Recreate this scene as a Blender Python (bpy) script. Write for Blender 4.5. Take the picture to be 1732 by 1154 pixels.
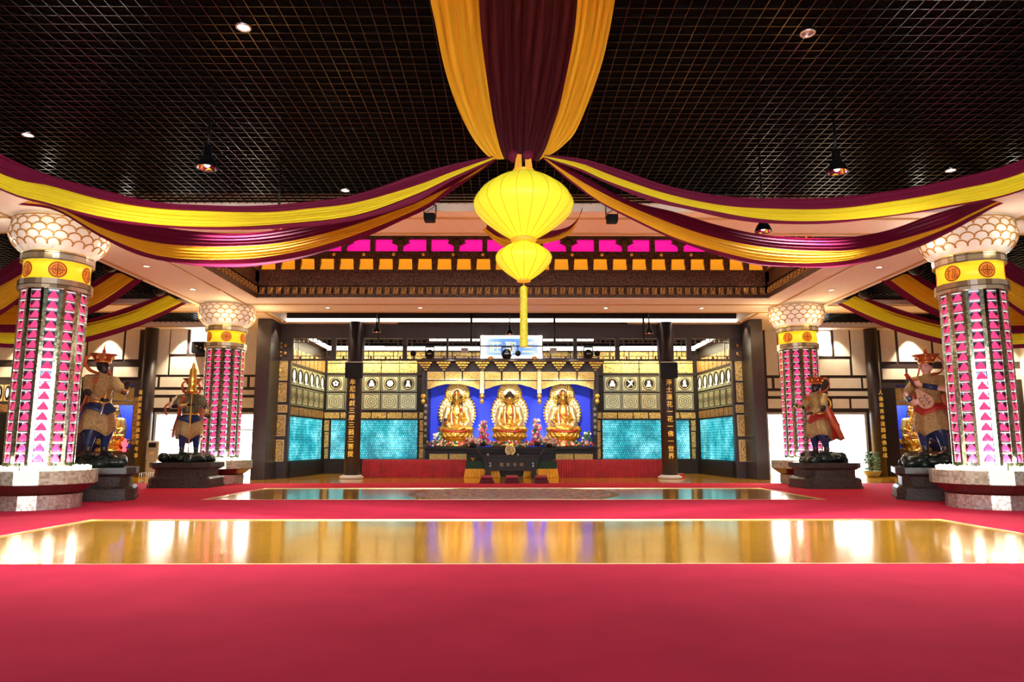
import bpy, bmesh, math, random
from mathutils import Vector, Matrix, Euler
PI = math.pi
for o in list(bpy.data.objects): bpy.data.objects.remove(o)
SC = bpy.context.scene
COL = SC.collection
R = random.Random(7)

# ------------------------------------------------------------------ camera, exposure, world
F = 1200.0
PITCH = math.atan(175/1200); YAW = math.radians(0.33)
CAM = Vector((-0.18, 0, 1.5))
cd = bpy.data.cameras.new('camera'); cam = bpy.data.objects.new('camera', cd); COL.objects.link(cam)
cam.location = CAM; cam.rotation_euler = (PI/2+PITCH, 0, -YAW)
cd.sensor_width = 36; cd.lens = 36*F/1732; cd.clip_end = 300
SC.camera = cam
SC.view_settings.view_transform = 'Standard'; SC.view_settings.look = 'None'
SC.view_settings.gamma = 1; SC.view_settings.use_curve_mapping = False
SC.view_settings.exposure = 0.1
world = bpy.data.worlds.new('sky'); SC.world = world; world.use_nodes = True
bg = world.node_tree.nodes['Background']; bg.inputs[0].default_value = (0.86, 0.93, 1, 1); bg.inputs[1].default_value = 13.0

FW = Vector((math.sin(YAW)*math.cos(PITCH), math.cos(YAW)*math.cos(PITCH), math.sin(PITCH)))
RT = Vector((math.cos(YAW), -math.sin(YAW), 0)); UP = RT.cross(FW)
def ray(x, y): return FW + RT*((x-866)/F) + UP*((577-y)/F)
def P(x, y, Y):                       # photo pixel -> point at depth Y
    r = ray(x, y); return CAM + r*(Y/r.y)
def PX(x, y, X):
    r = ray(x, y); return CAM + r*((X-CAM.x)/r.x)
def PPL(x, y, a, b):                  # photo pixel -> point on the upright plane through plan points a, b
    r = ray(x, y); n = Vector((-(b[1]-a[1]), b[0]-a[0], 0)); A = Vector((a[0], a[1], 0))
    return CAM + r*((A-CAM).dot(n)/r.dot(n))

# ------------------------------------------------------------------ materials
def newmat(name):
    m = bpy.data.materials.new(name); m.use_nodes = True
    return m, m.node_tree, m.node_tree.nodes['Principled BSDF']
def rgb(c): return (c[0], c[1], c[2], 1)
def mat(name, col, rough=.5, metal=0, emi=None, es=0, var=0, vs=6, bump=0, bs=40, spec=.5):
    m, nt, b = newmat(name)
    b.inputs['Base Color'].default_value = rgb(col); b.inputs['Roughness'].default_value = rough
    b.inputs['Metallic'].default_value = metal; b.inputs['Specular IOR Level'].default_value = spec
    if emi: b.inputs['Emission Color'].default_value = rgb(emi); b.inputs['Emission Strength'].default_value = es
    tc = nt.nodes.new('ShaderNodeTexCoord')
    if var:
        n = nt.nodes.new('ShaderNodeTexNoise'); n.inputs['Scale'].default_value = vs; n.inputs['Detail'].default_value = 4
        nt.links.new(tc.outputs['Object'], n.inputs[0])
        r = nt.nodes.new('ShaderNodeValToRGB'); r.color_ramp.elements[0].position = .3; r.color_ramp.elements[1].position = .7
        r.color_ramp.elements[0].color = rgb([v*(1-var) for v in col]); r.color_ramp.elements[1].color = rgb([min(1, v*(1+var)) for v in col])
        nt.links.new(n.outputs[0], r.inputs[0]); nt.links.new(r.outputs[0], b.inputs['Base Color'])
    if bump:
        n = nt.nodes.new('ShaderNodeTexNoise'); n.inputs['Scale'].default_value = bs; n.inputs['Detail'].default_value = 3
        nt.links.new(tc.outputs['Object'], n.inputs[0])
        bu = nt.nodes.new('ShaderNodeBump'); bu.inputs['Strength'].default_value = bump; bu.inputs['Distance'].default_value = .02
        nt.links.new(n.outputs[0], bu.inputs['Height']); nt.links.new(bu.outputs[0], b.inputs['Normal'])
    return m
def mth(nt, op, a, b=None, c=None):
    n = nt.nodes.new('ShaderNodeMath'); n.operation = op
    for i, v in enumerate((a, b, c)):
        if v is None: continue
        if isinstance(v, (int, float)): n.inputs[i].default_value = v
        else: nt.links.new(v, n.inputs[i])
    return n.outputs[0]
def ramp(nt, v, els, const=False):
    r = nt.nodes.new('ShaderNodeValToRGB'); cr = r.color_ramp
    if const: cr.interpolation = 'CONSTANT'
    while len(cr.elements) < len(els): cr.elements.new(.5)
    for e, (p, c) in zip(cr.elements, els): e.position = p; e.color = rgb(c)
    nt.links.new(v, r.inputs[0]); return r.outputs[0]
def coords(nt, kind='Object'):
    tc = nt.nodes.new('ShaderNodeTexCoord'); s = nt.nodes.new('ShaderNodeSeparateXYZ')
    nt.links.new(tc.outputs[kind], s.inputs[0]); return tc.outputs[kind], s.outputs[0], s.outputs[1], s.outputs[2]
def carved(name, hi, lo, scale, rough=.35, metal=.7, emi=0, thr=.06):
    m, nt, b = newmat(name); v, x, y, z = coords(nt)
    vo = nt.nodes.new('ShaderNodeTexVoronoi'); vo.feature = 'DISTANCE_TO_EDGE'; vo.inputs['Scale'].default_value = scale
    no = nt.nodes.new('ShaderNodeTexNoise'); no.inputs['Scale'].default_value = scale*1.3; no.inputs['Detail'].default_value = 2
    nt.links.new(v, no.inputs[0])
    mx = nt.nodes.new('ShaderNodeVectorMath'); mx.operation = 'MULTIPLY_ADD'
    nt.links.new(no.outputs[1], mx.inputs[0]); mx.inputs[1].default_value = (1.2/scale,)*3; nt.links.new(v, mx.inputs[2])
    nt.links.new(mx.outputs[0], vo.inputs[0])
    c = ramp(nt, vo.outputs[0], [(thr, lo), (thr+.07, hi)])
    nt.links.new(c, b.inputs['Base Color']); b.inputs['Metallic'].default_value = metal; b.inputs['Roughness'].default_value = rough
    bu = nt.nodes.new('ShaderNodeBump'); bu.inputs['Strength'].default_value = .6; bu.inputs['Distance'].default_value = .03
    nt.links.new(vo.outputs[0], bu.inputs['Height']); nt.links.new(bu.outputs[0], b.inputs['Normal'])
    if emi: nt.links.new(c, b.inputs['Emission Color']); b.inputs['Emission Strength'].default_value = emi
    return m
def mosaic(name, cols, size, rough=.15, metal=1.0):
    m, nt, b = newmat(name); v, x, y, z = coords(nt)
    sc = nt.nodes.new('ShaderNodeVectorMath'); sc.operation = 'SCALE'; sc.inputs[3].default_value = 1/size; nt.links.new(v, sc.inputs[0])
    fr = nt.nodes.new('ShaderNodeVectorMath'); fr.operation = 'FLOOR'; nt.links.new(sc.outputs[0], fr.inputs[0])
    wn = nt.nodes.new('ShaderNodeTexWhiteNoise'); nt.links.new(fr.outputs[0], wn.inputs[0])
    n = len(cols); c = ramp(nt, wn.outputs[0], [(i/n, k) for i, k in enumerate(cols)], True)
    zz = mth(nt, 'FRACT', mth(nt, 'DIVIDE', z, size*.5)); ln = mth(nt, 'LESS_THAN', zz, .12)
    mx = nt.nodes.new('ShaderNodeMix'); mx.data_type = 'RGBA'; nt.links.new(ln, mx.inputs[0]); nt.links.new(c, mx.inputs[6]); mx.inputs[7].default_value = (.05, .045, .02, 1)
    nt.links.new(mx.outputs[2], b.inputs['Base Color']); b.inputs['Metallic'].default_value = metal; b.inputs['Roughness'].default_value = rough
    return m

M = {}
M['wood_dark'] = mat('dark_wood', (.015, .009, .008), .5, var=.3, spec=.3)
M['wood_brown'] = mat('brown_wood', (.07, .028, .016), .45, var=.3)
M['post'] = mat('brown_painted_post', (.034, .021, .021), .4, var=.15)
M['beige'] = mat('beige_plaster', (.80, .74, .60), .8, var=.05, vs=3)
M['soffit'] = mat('cream_soffit_paint', (.92, .86, .76), .75, var=.03)
M['trimgold'] = mat('ochre_trim_paint', (.55, .34, .12), .5)
M['grid'] = mat('black_grid_metal', (.004, .0035, .004), .22, 0, spec=.8)
M['void'] = mat('dark_void', (.003, .0025, .003), .9, spec=.1)
M['black'] = mat('black_plastic', (.004, .004, .005), .5, spec=.25)
M['blackmetal'] = mat('black_metal', (.012, .012, .014), .35, .5)
M['carpet'] = mat('crimson_carpet', (.58, .024, .060), .95, var=.08, vs=1.2, bump=.25, bs=300, spec=.1)
def clothmat(name, col, tr, trc):
    m, nt, b = newmat(name); b.inputs['Base Color'].default_value = rgb(col); b.inputs['Roughness'].default_value = .7; b.inputs['Specular IOR Level'].default_value = .3
    t = nt.nodes.new('ShaderNodeBsdfTranslucent'); t.inputs[0].default_value = rgb(trc); mx = nt.nodes.new('ShaderNodeMixShader'); mx.inputs[0].default_value = tr
    nt.links.new(b.outputs[0], mx.inputs[1]); nt.links.new(t.outputs[0], mx.inputs[2]); nt.links.new(mx.outputs[0], nt.nodes['Material Output'].inputs[0]); return m
M['maroon'] = clothmat('maroon_cloth', (.17, .006, .04), .25, (.25, .005, .04))
M['yellowc'] = clothmat('yellow_cloth', (1, .86, .035), .35, (1, .88, .05))
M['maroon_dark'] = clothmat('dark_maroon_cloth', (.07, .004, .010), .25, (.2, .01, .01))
M['ochrec'] = clothmat('orange_gold_cloth', (1, .58, .03), .35, (1, .55, .03))
M['gold'] = mat('polished_gold', (1.0, .60, .12), .28, .85, var=.1, vs=9)
M['palegold'] = mat('pale_gold', (.92, .72, .36), .3, .7, var=.1)
M['goldtext'] = mat('bright_gold_letters', (1, .72, .14), .4, emi=(1, .6, .08), es=.25)  # letters given a faint glow of their own to look brighter
M['goldpaint'] = mat('gold_paint', (.85, .55, .12), .4, .5)
M['white'] = mat('white_paint', (.82, .82, .80), .5)
M['petal'] = mat('white_lit_petal', (.85, .82, .76), .35, emi=(1, .88, .66), es=.22)  # own glow stands in for the bowl light shining through
M['petalrim'] = mat('gold_petal_rim', (.58, .30, .05), .4, .3)
M['red_cloth'] = mat('red_satin', (.45, .012, .02), .45, var=.2, vs=3)
M['kneel'] = mat('dark_red_velvet', (.10, .003, .012), .7)
M['kneeltop'] = mat('red_velvet_cushion', (.32, .006, .03), .7)
M['dullgold'] = mat('dull_gold_letters', (.32, .22, .08), .5)
M['green_cloth'] = mat('dark_green_cloth', (.008, .045, .02), .7)
M['saffron'] = mat('saffron_cloth', (.95, .42, .015), .6, var=.15, vs=3)
M['blue'] = mat('ultramarine_backdrop', (.010, .045, 1.0), .6)
M['black_skin'] = mat('black_lacquer_skin', (.012, .013, .018), .3)
M['pale_skin'] = mat('pale_pink_skin', (.72, .42, .34), .4)
M['navy'] = mat('navy_lacquer', (.012, .03, .11), .35)
M['orange_sash'] = mat('orange_red_sash', (.50, .10, .03), .4, var=.2)
M['redlac'] = mat('red_lacquer', (.42, .03, .02), .35)
M['stone'] = carved('carved_dark_stone', (.075, .05, .035), (.02, .014, .012), 14, .4, .1)
M['stone_plain'] = mat('dark_stone', (.045, .032, .026), .35, var=.3, bump=.3, bs=20)
M['rock'] = mat('black_green_rock', (.012, .022, .018), .25, var=.4, bump=.6, bs=8)
M['scale'] = carved('gold_scale_armour', (.80, .62, .28), (.16, .10, .04), 42, .35, .6, thr=.05)
M['carvegold'] = carved('carved_gold_panel', (.95, .68, .22), (.08, .04, .01), 17, .4, .3)
M['carvegold_fine'] = carved('fine_carved_gold', (1, .75, .28), (.12, .06, .015), 20, .4, .2)
M['carveamber'] = carved('carved_amber_panel', (.62, .36, .12), (.10, .04, .015), 14, .45, .4)
M['carvebright'] = carved('bright_carved_gold', (1.0, .78, .28), (.25, .12, .02), 22, .4, .4, thr=.04)
M['frieze'] = carved('carved_brown_frieze', (.13, .05, .03), (.03, .012, .01), 9, .4, .2)
M['mosaic'] = mosaic('mirror_mosaic', [(.62, .62, .42), (.45, .50, .33), (.75, .72, .55), (.33, .34, .2)], .045)
M['mosaic_base'] = mosaic('mirror_mosaic_panels', [(.62, .52, .42), (.72, .72, .62), (.50, .40, .32), (.55, .62, .58)], .05, .3, .7)
M['mosaic_ledge'] = mosaic('pale_mirror_mosaic', [(.75, .80, .60), (.62, .66, .42), (.85, .85, .7), (.5, .52, .36)], .06, .3, .55)
M['collar'] = mosaic('mirror_gold_collar', [(.85, .75, .5), (.6, .48, .28), (.9, .85, .7), (.45, .35, .2)], .31, .25, .6)
M['mirror'] = mat('silver_mirror', (.85, .88, .90), .05, 1.0)
M['darkred'] = mat('dark_red_lacquer', (.10, .012, .008), .35)
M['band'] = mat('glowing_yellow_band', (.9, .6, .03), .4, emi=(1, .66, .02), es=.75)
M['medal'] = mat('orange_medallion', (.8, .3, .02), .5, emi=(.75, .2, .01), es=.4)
M['medalline'] = mat('brown_medallion_line', (.22, .04, .008), .5)
M['nichepink'] = mat('pink_lit_figure', (.9, .05, .2), .4, emi=(1, .06, .22), es=.75)
M['nicheback'] = mat('smoky_niche_glass', (.2, .26, .34), .08, .9)
M['nichelight'] = mat('niche_light_strip', (1, 1, 1), .4, emi=(.85, .93, 1), es=.8)
M['niche_frame'] = mat('silver_niche_frame', (.75, .78, .78), .2, .9)
M['bulb'] = mat('lit_lamp', (1, 1, 1), .4, emi=(1, .95, .85), es=14)
M['glowwhite'] = mat('glowing_white_flower', (1, 1, 1), .4, emi=(1, .97, .78), es=3.0)
M['lens'] = mat('unlit_lens', (.5, .5, .6), .1, .6)
M['lantern'] = mat('yellow_lantern_silk', (1, .88, .04), .5, emi=(1, .92, .03), es=.40)
M['lanternrib'] = mat('lantern_rib', (.6, .45, .02), .6)
M['lanterncap'] = mat('orange_lantern_cap', (.9, .42, .03), .5, emi=(1, .4, .02), es=.35)
M['tassel'] = mat('yellow_tassel', (1, .85, .06), .7, var=.2, vs=30)
M['cove'] = mat('lit_cove_strip', (1, 1, 1), .5, emi=(1, .90, .78), es=5)
M['covewarm'] = mat('lit_cove_warm', (1, 1, 1), .5, emi=(1, .82, .52), es=7)
M['pinklit'] = mat('backlit_magenta_panel', (.8, .02, .3), .5, emi=(1, .005, .30), es=1.0)
M['amberlit'] = mat('backlit_amber_panel', (.6, .25, .02), .5, emi=(1, .36, .015), es=.62)
M['redcrown'] = mat('red_gold_crown', (.45, .12, .04), .35, .5, var=.4, vs=14)
M['hair'] = mat('dark_blue_hair', (.02, .015, .03), .5)
M['bronzehair'] = mat('brown_black_hair', (.06, .03, .02), .5)
M['grey'] = mat('grey_beige_plastic', (.42, .40, .34), .5)
M['glass'] = mat('pale_glass', (.7, .85, .9), .05, .2)
M['leaf'] = mat('green_leaf', (.03, .16, .07), .5, var=.4, vs=20)
M['f_pink'] = mat('pink_flower', (.85, .22, .32), .6)
M['f_red'] = mat('red_flower', (.65, .02, .03), .6)
M['f_white'] = mat('cream_flower', (.95, .85, .7), .6)
M['f_orange'] = mat('peach_flower', (.95, .45, .25), .6)
M['f_mag'] = mat('magenta_flower', (.85, .03, .25), .6)
M['pot'] = mat('olive_pot', (.3, .27, .10), .4)
M['inner'] = mat('white_niche_motif', (1, 1, .9), .4, emi=(1, 1, .82), es=.9)
M['platelit'] = mat('pale_green_gold_plate', (.52, .52, .34), .3, .5, emi=(.75, .75, .38), es=.05)
M['signwhite'] = mat('lit_white_sign_border', (1, 1, 1), .5, emi=(1, .97, .88), es=1.1)
M['signtext'] = mat('yellow_sign_letters', (1, .8, .2), .5, emi=(1, .85, .4), es=.9)
# floor wood
def mk():
    m, nt, b = newmat('polished_golden_wood'); v, x, y, z = coords(nt)
    br = nt.nodes.new('ShaderNodeTexBrick'); br.inputs['Scale'].default_value = 1
    br.inputs['Brick Width'].default_value = 1.2; br.inputs['Row Height'].default_value = .11; br.inputs['Mortar Size'].default_value = .004
    br.inputs['Color1'].default_value = (.98, .47, .025, 1); br.inputs['Color2'].default_value = (.80, .36, .018, 1); br.inputs['Mortar'].default_value = (.22, .08, .01, 1)
    nt.links.new(v, br.inputs[0]); nt.links.new(br.outputs[0], b.inputs['Base Color'])
    b.inputs['Metallic'].default_value = .5; b.inputs['Roughness'].default_value = .13; b.inputs['Specular IOR Level'].default_value = .7
    b.inputs['Coat Weight'].default_value = .15; b.inputs['Coat Roughness'].default_value = .05
    n = nt.nodes.new('ShaderNodeTexNoise'); n.inputs['Scale'].default_value = 3; nt.links.new(v, n.inputs[0])
    bu = nt.nodes.new('ShaderNodeBump'); bu.inputs['Strength'].default_value = .04; bu.inputs['Distance'].default_value = .01
    nt.links.new(n.outputs[0], bu.inputs['Height']); nt.links.new(bu.outputs[0], b.inputs['Normal'])
    return m
M['floorwood'] = mk()
def mk():
    m, nt, b = newmat('mandala_inlay'); v, x, y, z = coords(nt)
    r = mth(nt, 'SQRT', mth(nt, 'ADD', mth(nt, 'MULTIPLY', x, x), mth(nt, 'MULTIPLY', y, y)))
    a = mth(nt, 'ARCTAN2', y, x)
    pet = mth(nt, 'SINE', mth(nt, 'MULTIPLY', a, 16)); pet2 = mth(nt, 'SINE', mth(nt, 'MULTIPLY', a, 8))
    rr = mth(nt, 'SINE', mth(nt, 'ADD', mth(nt, 'MULTIPLY', r, 9), mth(nt, 'MULTIPLY', pet2, 1.6)))
    q = mth(nt, 'ADD', mth(nt, 'MULTIPLY', mth(nt, 'ADD', rr, mth(nt, 'MULTIPLY', pet, .5)), .33), .5)
    vo = nt.nodes.new('ShaderNodeTexVoronoi'); vo.inputs['Scale'].default_value = 2.6; nt.links.new(v, vo.inputs[0])
    q = mth(nt, 'ADD', mth(nt, 'MULTIPLY', q, .6), mth(nt, 'MULTIPLY', vo.outputs[0], .5))
    c = ramp(nt, q, [(0, (.05, .02, .04)), (.3, (.55, .12, .16)), (.45, (.8, .5, .15)), (.6, (.25, .15, .5)), (.75, (.85, .6, .3)), (.95, (.2, .06, .05))])
    rim = mth(nt, 'GREATER_THAN', r, 2.98)
    mx = nt.nodes.new('ShaderNodeMix'); mx.data_type = 'RGBA'; nt.links.new(rim, mx.inputs[0]); nt.links.new(c, mx.inputs[6])
    c2 = ramp(nt, mth(nt, 'FRACT', mth(nt, 'MULTIPLY', a, 60/6.2832)), [(0, (.02, .015, .012)), (.5, (.4, .26, .1))]); nt.links.new(c2, mx.inputs[7])
    nt.links.new(mx.outputs[2], b.inputs['Base Color']); b.inputs['Roughness'].default_value = .5; b.inputs['Specular IOR Level'].default_value = .15
    return m
M['mandala'] = mk()
def mk():
    m, nt, b = newmat('cyan_lit_votive_tiles'); v, x, y, z = coords(nt)
    h = mth(nt, 'ADD', x, y)
    row = mth(nt, 'FLOOR', mth(nt, 'DIVIDE', z, .125))
    hx = mth(nt, 'ADD', mth(nt, 'DIVIDE', h, .10), mth(nt, 'MULTIPLY', mth(nt, 'MODULO', row, 2), .5))
    fx = mth(nt, 'SUBTRACT', mth(nt, 'FRACT', hx), .5); fz = mth(nt, 'FRACT', mth(nt, 'DIVIDE', z, .125))
    fig = mth(nt, 'LESS_THAN', mth(nt, 'ADD', mth(nt, 'MULTIPLY', mth(nt, 'ABSOLUTE', fx), 2.6), fz), .85)
    cmb = nt.nodes.new('ShaderNodeCombineXYZ'); nt.links.new(mth(nt, 'FLOOR', hx), cmb.inputs[0]); nt.links.new(row, cmb.inputs[1])
    wn = nt.nodes.new('ShaderNodeTexWhiteNoise'); nt.links.new(cmb.outputs[0], wn.inputs[0])
    no = nt.nodes.new('ShaderNodeTexNoise'); no.inputs['Scale'].default_value = .9; nt.links.new(v, no.inputs[0])
    q = mth(nt, 'ADD', mth(nt, 'MULTIPLY', fig, .4), mth(nt, 'MULTIPLY', wn.outputs[0], .28))
    q = mth(nt, 'ADD', q, mth(nt, 'MULTIPLY', mth(nt, 'SUBTRACT', no.outputs[0], .42), 1.5))
    c = ramp(nt, q, [(.1, (.0, .06, .12)), (.36, (.0, .36, .52)), (.62, (.05, .9, 1)), (.95, (.8, 1, .9))])
    nt.links.new(c, b.inputs['Emission Color']); b.inputs['Emission Strength'].default_value = .85
    b.inputs['Base Color'].default_value = (.02, .2, .25, 1); b.inputs['Roughness'].default_value = .15
    return m
M['cyan'] = mk()
def mk():
    m, nt, b = newmat('blue_lit_sign_face'); v, x, y, z = coords(nt)
    no = nt.nodes.new('ShaderNodeTexNoise'); no.inputs['Scale'].default_value = 2; nt.links.new(v, no.inputs[0])
    e = mth(nt, 'ADD', mth(nt, 'MULTIPLY', mth(nt, 'ABSOLUTE', x), .5), mth(nt, 'MULTIPLY', no.outputs[0], .3))
    c = ramp(nt, e, [(.2, (.10, .28, .8)), (.6, (.25, .45, .9)), (.95, (1, 1, 1))])
    nt.links.new(c, b.inputs['Emission Color']); nt.links.new(c, b.inputs['Base Color']); b.inputs['Emission Strength'].default_value = .95
    return m
M['signblue'] = mk()

# ------------------------------------------------------------------ mesh builder
class MB:
    def __init__(s): s.v = []; s.f = []; s.m = []; s.mats = []; s.sm = []
    def mi(s, m):
        if m not in s.mats: s.mats.append(m)
        return s.mats.index(m)
    def add(s, vs, fs, m=None, smooth=False, T=None):
        k = len(s.v); i = s.mi(m)
        for p in vs:
            p = Vector(p); s.v.append(T @ p if T else p)
        for f in fs: s.f.append([k+a for a in f]); s.m.append(i); s.sm.append(smooth)
        return s
    def box(s, x0, x1, y0, y1, z0, z1, m=None, T=None):
        vs = [(x0,y0,z0),(x1,y0,z0),(x1,y1,z0),(x0,y1,z0),(x0,y0,z1),(x1,y0,z1),(x1,y1,z1),(x0,y1,z1)]
        return s.add(vs, [(0,3,2,1),(4,5,6,7),(0,1,5,4),(1,2,6,5),(2,3,7,6),(3,0,4,7)], m, False, T)
    def cbox(s, c, d, m=None, T=None):
        return s.box(c[0]-d[0]/2, c[0]+d[0]/2, c[1]-d[1]/2, c[1]+d[1]/2, c[2]-d[2]/2, c[2]+d[2]/2, m, T)
    def lathe(s, prof, n=24, m=None, smooth=True, T=None, a0=0, caps=True, fn=None):
        vs = []; fs = []
        for r, z in prof:
            for k in range(n):
                a = a0 + 2*PI*k/n; q = r*(fn(a, z) if fn else 1)
                vs.append((q*math.cos(a), q*math.sin(a), z))
        for i in range(len(prof)-1):
            for k in range(n):
                fs.append((i*n+k, i*n+(k+1) % n, (i+1)*n+(k+1) % n, (i+1)*n+k))
        if caps:
            fs.append(tuple(reversed(range(n)))); fs.append(tuple((len(prof)-1)*n+k for k in range(n)))
        return s.add(vs, fs, m, smooth, T)
    def cyl(s, c, r, z0, z1, n=20, m=None, smooth=True, r2=None, T=None):
        t = Matrix.Translation((c[0], c[1], 0)); t = T @ t if T else t
        return s.lathe([(r, z0), (r if r2 is None else r2, z1)], n, m, smooth, t)
    def rod(s, p, q, r, m=None, n=8, r2=None):
        p = Vector(p); q = Vector(q); d = q-p; L = d.length
        if L < 1e-6: return s
        T = Matrix.Translation(p) @ d.to_track_quat('Z', 'Y').to_matrix().to_4x4()
        return s.lathe([(r, 0), (r if r2 is None else r2, L)], n, m, True, T)
    def tube(s, pts, r, m=None, n=8, flat=1.0):
        pts = [Vector(p) for p in pts]
        if 3 <= len(pts) <= 6:
            k = len(pts); n_ = (k-1)*6+1
            if isinstance(r, (list, tuple)): r = [r[min(k-2, int(i/6))]*(1-(i/6-min(k-2, int(i/6))))+r[min(k-2, int(i/6))+1]*(i/6-min(k-2, int(i/6))) for i in range(n_)]
            pts = cr(pts, n_)
        vs = []; fs = []; N = len(pts); u = None
        for i, p in enumerate(pts):
            d = (pts[min(i+1, N-1)]-pts[max(i-1, 0)]).normalized()
            if u is None: u = d.orthogonal().normalized()
            u = (u-d*u.dot(d)).normalized(); w = d.cross(u); rr = r[i] if isinstance(r, (list, tuple)) else r
            for k in range(n):
                a = 2*PI*k/n; vs.append(p+u*(rr*math.cos(a))+w*(rr*flat*math.sin(a)))
        for i in range(N-1):
            for k in range(n): fs.append((i*n+k, i*n+(k+1) % n, (i+1)*n+(k+1) % n, (i+1)*n+k))
        fs.append(tuple(reversed(range(n)))); fs.append(tuple((N-1)*n+k for k in range(n)))
        return s.add(vs, fs, m, True)
    def ell(s, c, r, m=None, n=12, rot=None, T=None):
        if isinstance(r, (int, float)): r = (r, r, r)
        t = Matrix.Translation(c) @ (Euler(rot).to_matrix().to_4x4() if rot else Matrix()) @ Matrix.Diagonal((r[0], r[1], r[2], 1))
        if T: t = T @ t
        h = max(4, n//2); vs = [(0, 0, -1)]; fs = []
        for i in range(1, h):
            a = -PI/2+PI*i/h
            for k in range(n): vs.append((math.cos(a)*math.cos(2*PI*k/n), math.cos(a)*math.sin(2*PI*k/n), math.sin(a)))
        vs.append((0, 0, 1)); L = len(vs)-1
        for k in range(n):
            fs.append((0, 1+(k+1) % n, 1+k)); b = 1+(h-2)*n; fs.append((L, b+k, b+(k+1) % n))
        for i in range(h-2):
            for k in range(n): fs.append((1+i*n+k, 1+i*n+(k+1) % n, 1+(i+1)*n+(k+1) % n, 1+(i+1)*n+k))
        return s.add(vs, fs, m, True, t)
    def torus(s, c, R_, r, m=None, n=32, k=8, T=None, a0=0, a1=2*PI):
        vs = []; fs = []; full = abs(a1-a0-2*PI) < 1e-6; N = n if full else n+1
        for i in range(N):
            a = a0+(a1-a0)*i/n
            for j in range(k):
                b = 2*PI*j/k; q = R_+r*math.cos(b); vs.append((c[0]+q*math.cos(a), c[1]+q*math.sin(a), c[2]+r*math.sin(b)))
        for i in range(n if full else n):
            for j in range(k): fs.append((i*k+j, ((i+1) % N)*k+j, ((i+1) % N)*k+(j+1) % k, i*k+(j+1) % k))
        return s.add(vs, fs, m, True, T)
    def poly(s, pts, t, m=None, T=None):   # outline in XZ, thickness t along Y, front at y=0
        n = len(pts); vs = [(p[0], 0, p[1]) for p in pts]+[(p[0], t, p[1]) for p in pts]
        fs = [tuple(range(n)), tuple(reversed(range(n, 2*n)))]+[(i, n+i, n+(i+1) % n, (i+1) % n) for i in range(n)]
        return s.add(vs, fs, m, False, T)
    def grid(s, rows, m=None, smooth=True, closed=False):
        k = len(rows[0]); vs = [p for r in rows for p in r]; fs = []
        for i in range(len(rows)-1):
            for j in range(k if closed else k-1): fs.append((i*k+j, i*k+(j+1) % k, (i+1)*k+(j+1) % k, (i+1)*k+j))
        return s.add(vs, fs, m, smooth)
    def mesh(s, name, default=None):
        me = bpy.data.meshes.new(name); me.from_pydata([tuple(v) for v in s.v], [], s.f)
        for m in s.mats:
            me.materials.append(M[m] if m else (M[default] if isinstance(default, str) else default))
        me.polygons.foreach_set('material_index', s.m); me.polygons.foreach_set('use_smooth', s.sm)
        me.update(); return me
    def build(s, name, m=None, parent=None, loc=None, thick=0, rot=None, bevel=0):
        o = bpy.data.objects.new(name, s.mesh(name, m)); COL.objects.link(o)
        if parent: o.parent = parent
        if loc is not None: o.location = loc
        if rot is not None: o.rotation_euler = rot
        if thick: md = o.modifiers.new('t', 'SOLIDIFY'); md.thickness = thick; md.offset = 0
        if bevel: md = o.modifiers.new('b', 'BEVEL'); md.width = bevel; md.segments = 2; md.limit_method = 'ANGLE'
        return o
def tag(o, label, cat, group=None, kind=None):
    o['label'] = label; o['category'] = cat
    if group: o['group'] = group
    if kind: o['kind'] = kind
    return o
def thing(name, label, cat, loc=(0, 0, 0), rz=0, group=None):
    o = bpy.data.objects.new(name, None); COL.objects.link(o); o.location = loc; o.rotation_euler = (0, 0, rz); o.empty_display_size = .2
    return tag(o, label, cat, group)
def struct(o): o['kind'] = 'structure'; return o
def dup(o, loc=None, rz=None, label=None, group=None, parent=None, sx=None):
    c = o.copy(); COL.objects.link(c)
    if parent is not None: c.parent = parent
    if loc is not None: c.location = loc
    if rz is not None: c.rotation_euler = (0, 0, rz)
    if label: c['label'] = label
    if group: c['group'] = group
    if sx: c.scale = sx
    for ch in [k for k in o.children]:
        d = dup(ch, parent=c)
        d.matrix_parent_inverse = ch.matrix_parent_inverse.copy()
    return c
def blob(name, prims, m, parent=None, voxel=.02, smooth=4, loc=None):   # one continuous surface grown over limbs
    b = MB()
    for p in prims:
        if p[0] == 'e': b.ell(p[1], p[2], None, 16, p[3] if len(p) > 3 else None)
        else:
            _, a, c, r0, r1 = p; b.rod(a, c, r0, None, 12, r1); b.ell(a, r0, None, 12); b.ell(c, r1, None, 12)
    me = b.mesh(name+'_raw'); me.materials.clear(); o = bpy.data.objects.new(name, me); COL.objects.link(o)
    md = o.modifiers.new('r', 'REMESH'); md.mode = 'VOXEL'; md.voxel_size = voxel; md.use_smooth_shade = True
    md = o.modifiers.new('s', 'SMOOTH'); md.factor = .5; md.iterations = smooth
    dg = bpy.context.evaluated_depsgraph_get(); me2 = bpy.data.meshes.new_from_object(o.evaluated_get(dg))
    o.modifiers.clear(); o.data = me2; bpy.data.meshes.remove(me); me2.name = name
    me2.materials.clear(); me2.materials.append(M[m])
    if parent: o.parent = parent
    if loc is not None: o.location = loc
    return o
GL = {}
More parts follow.
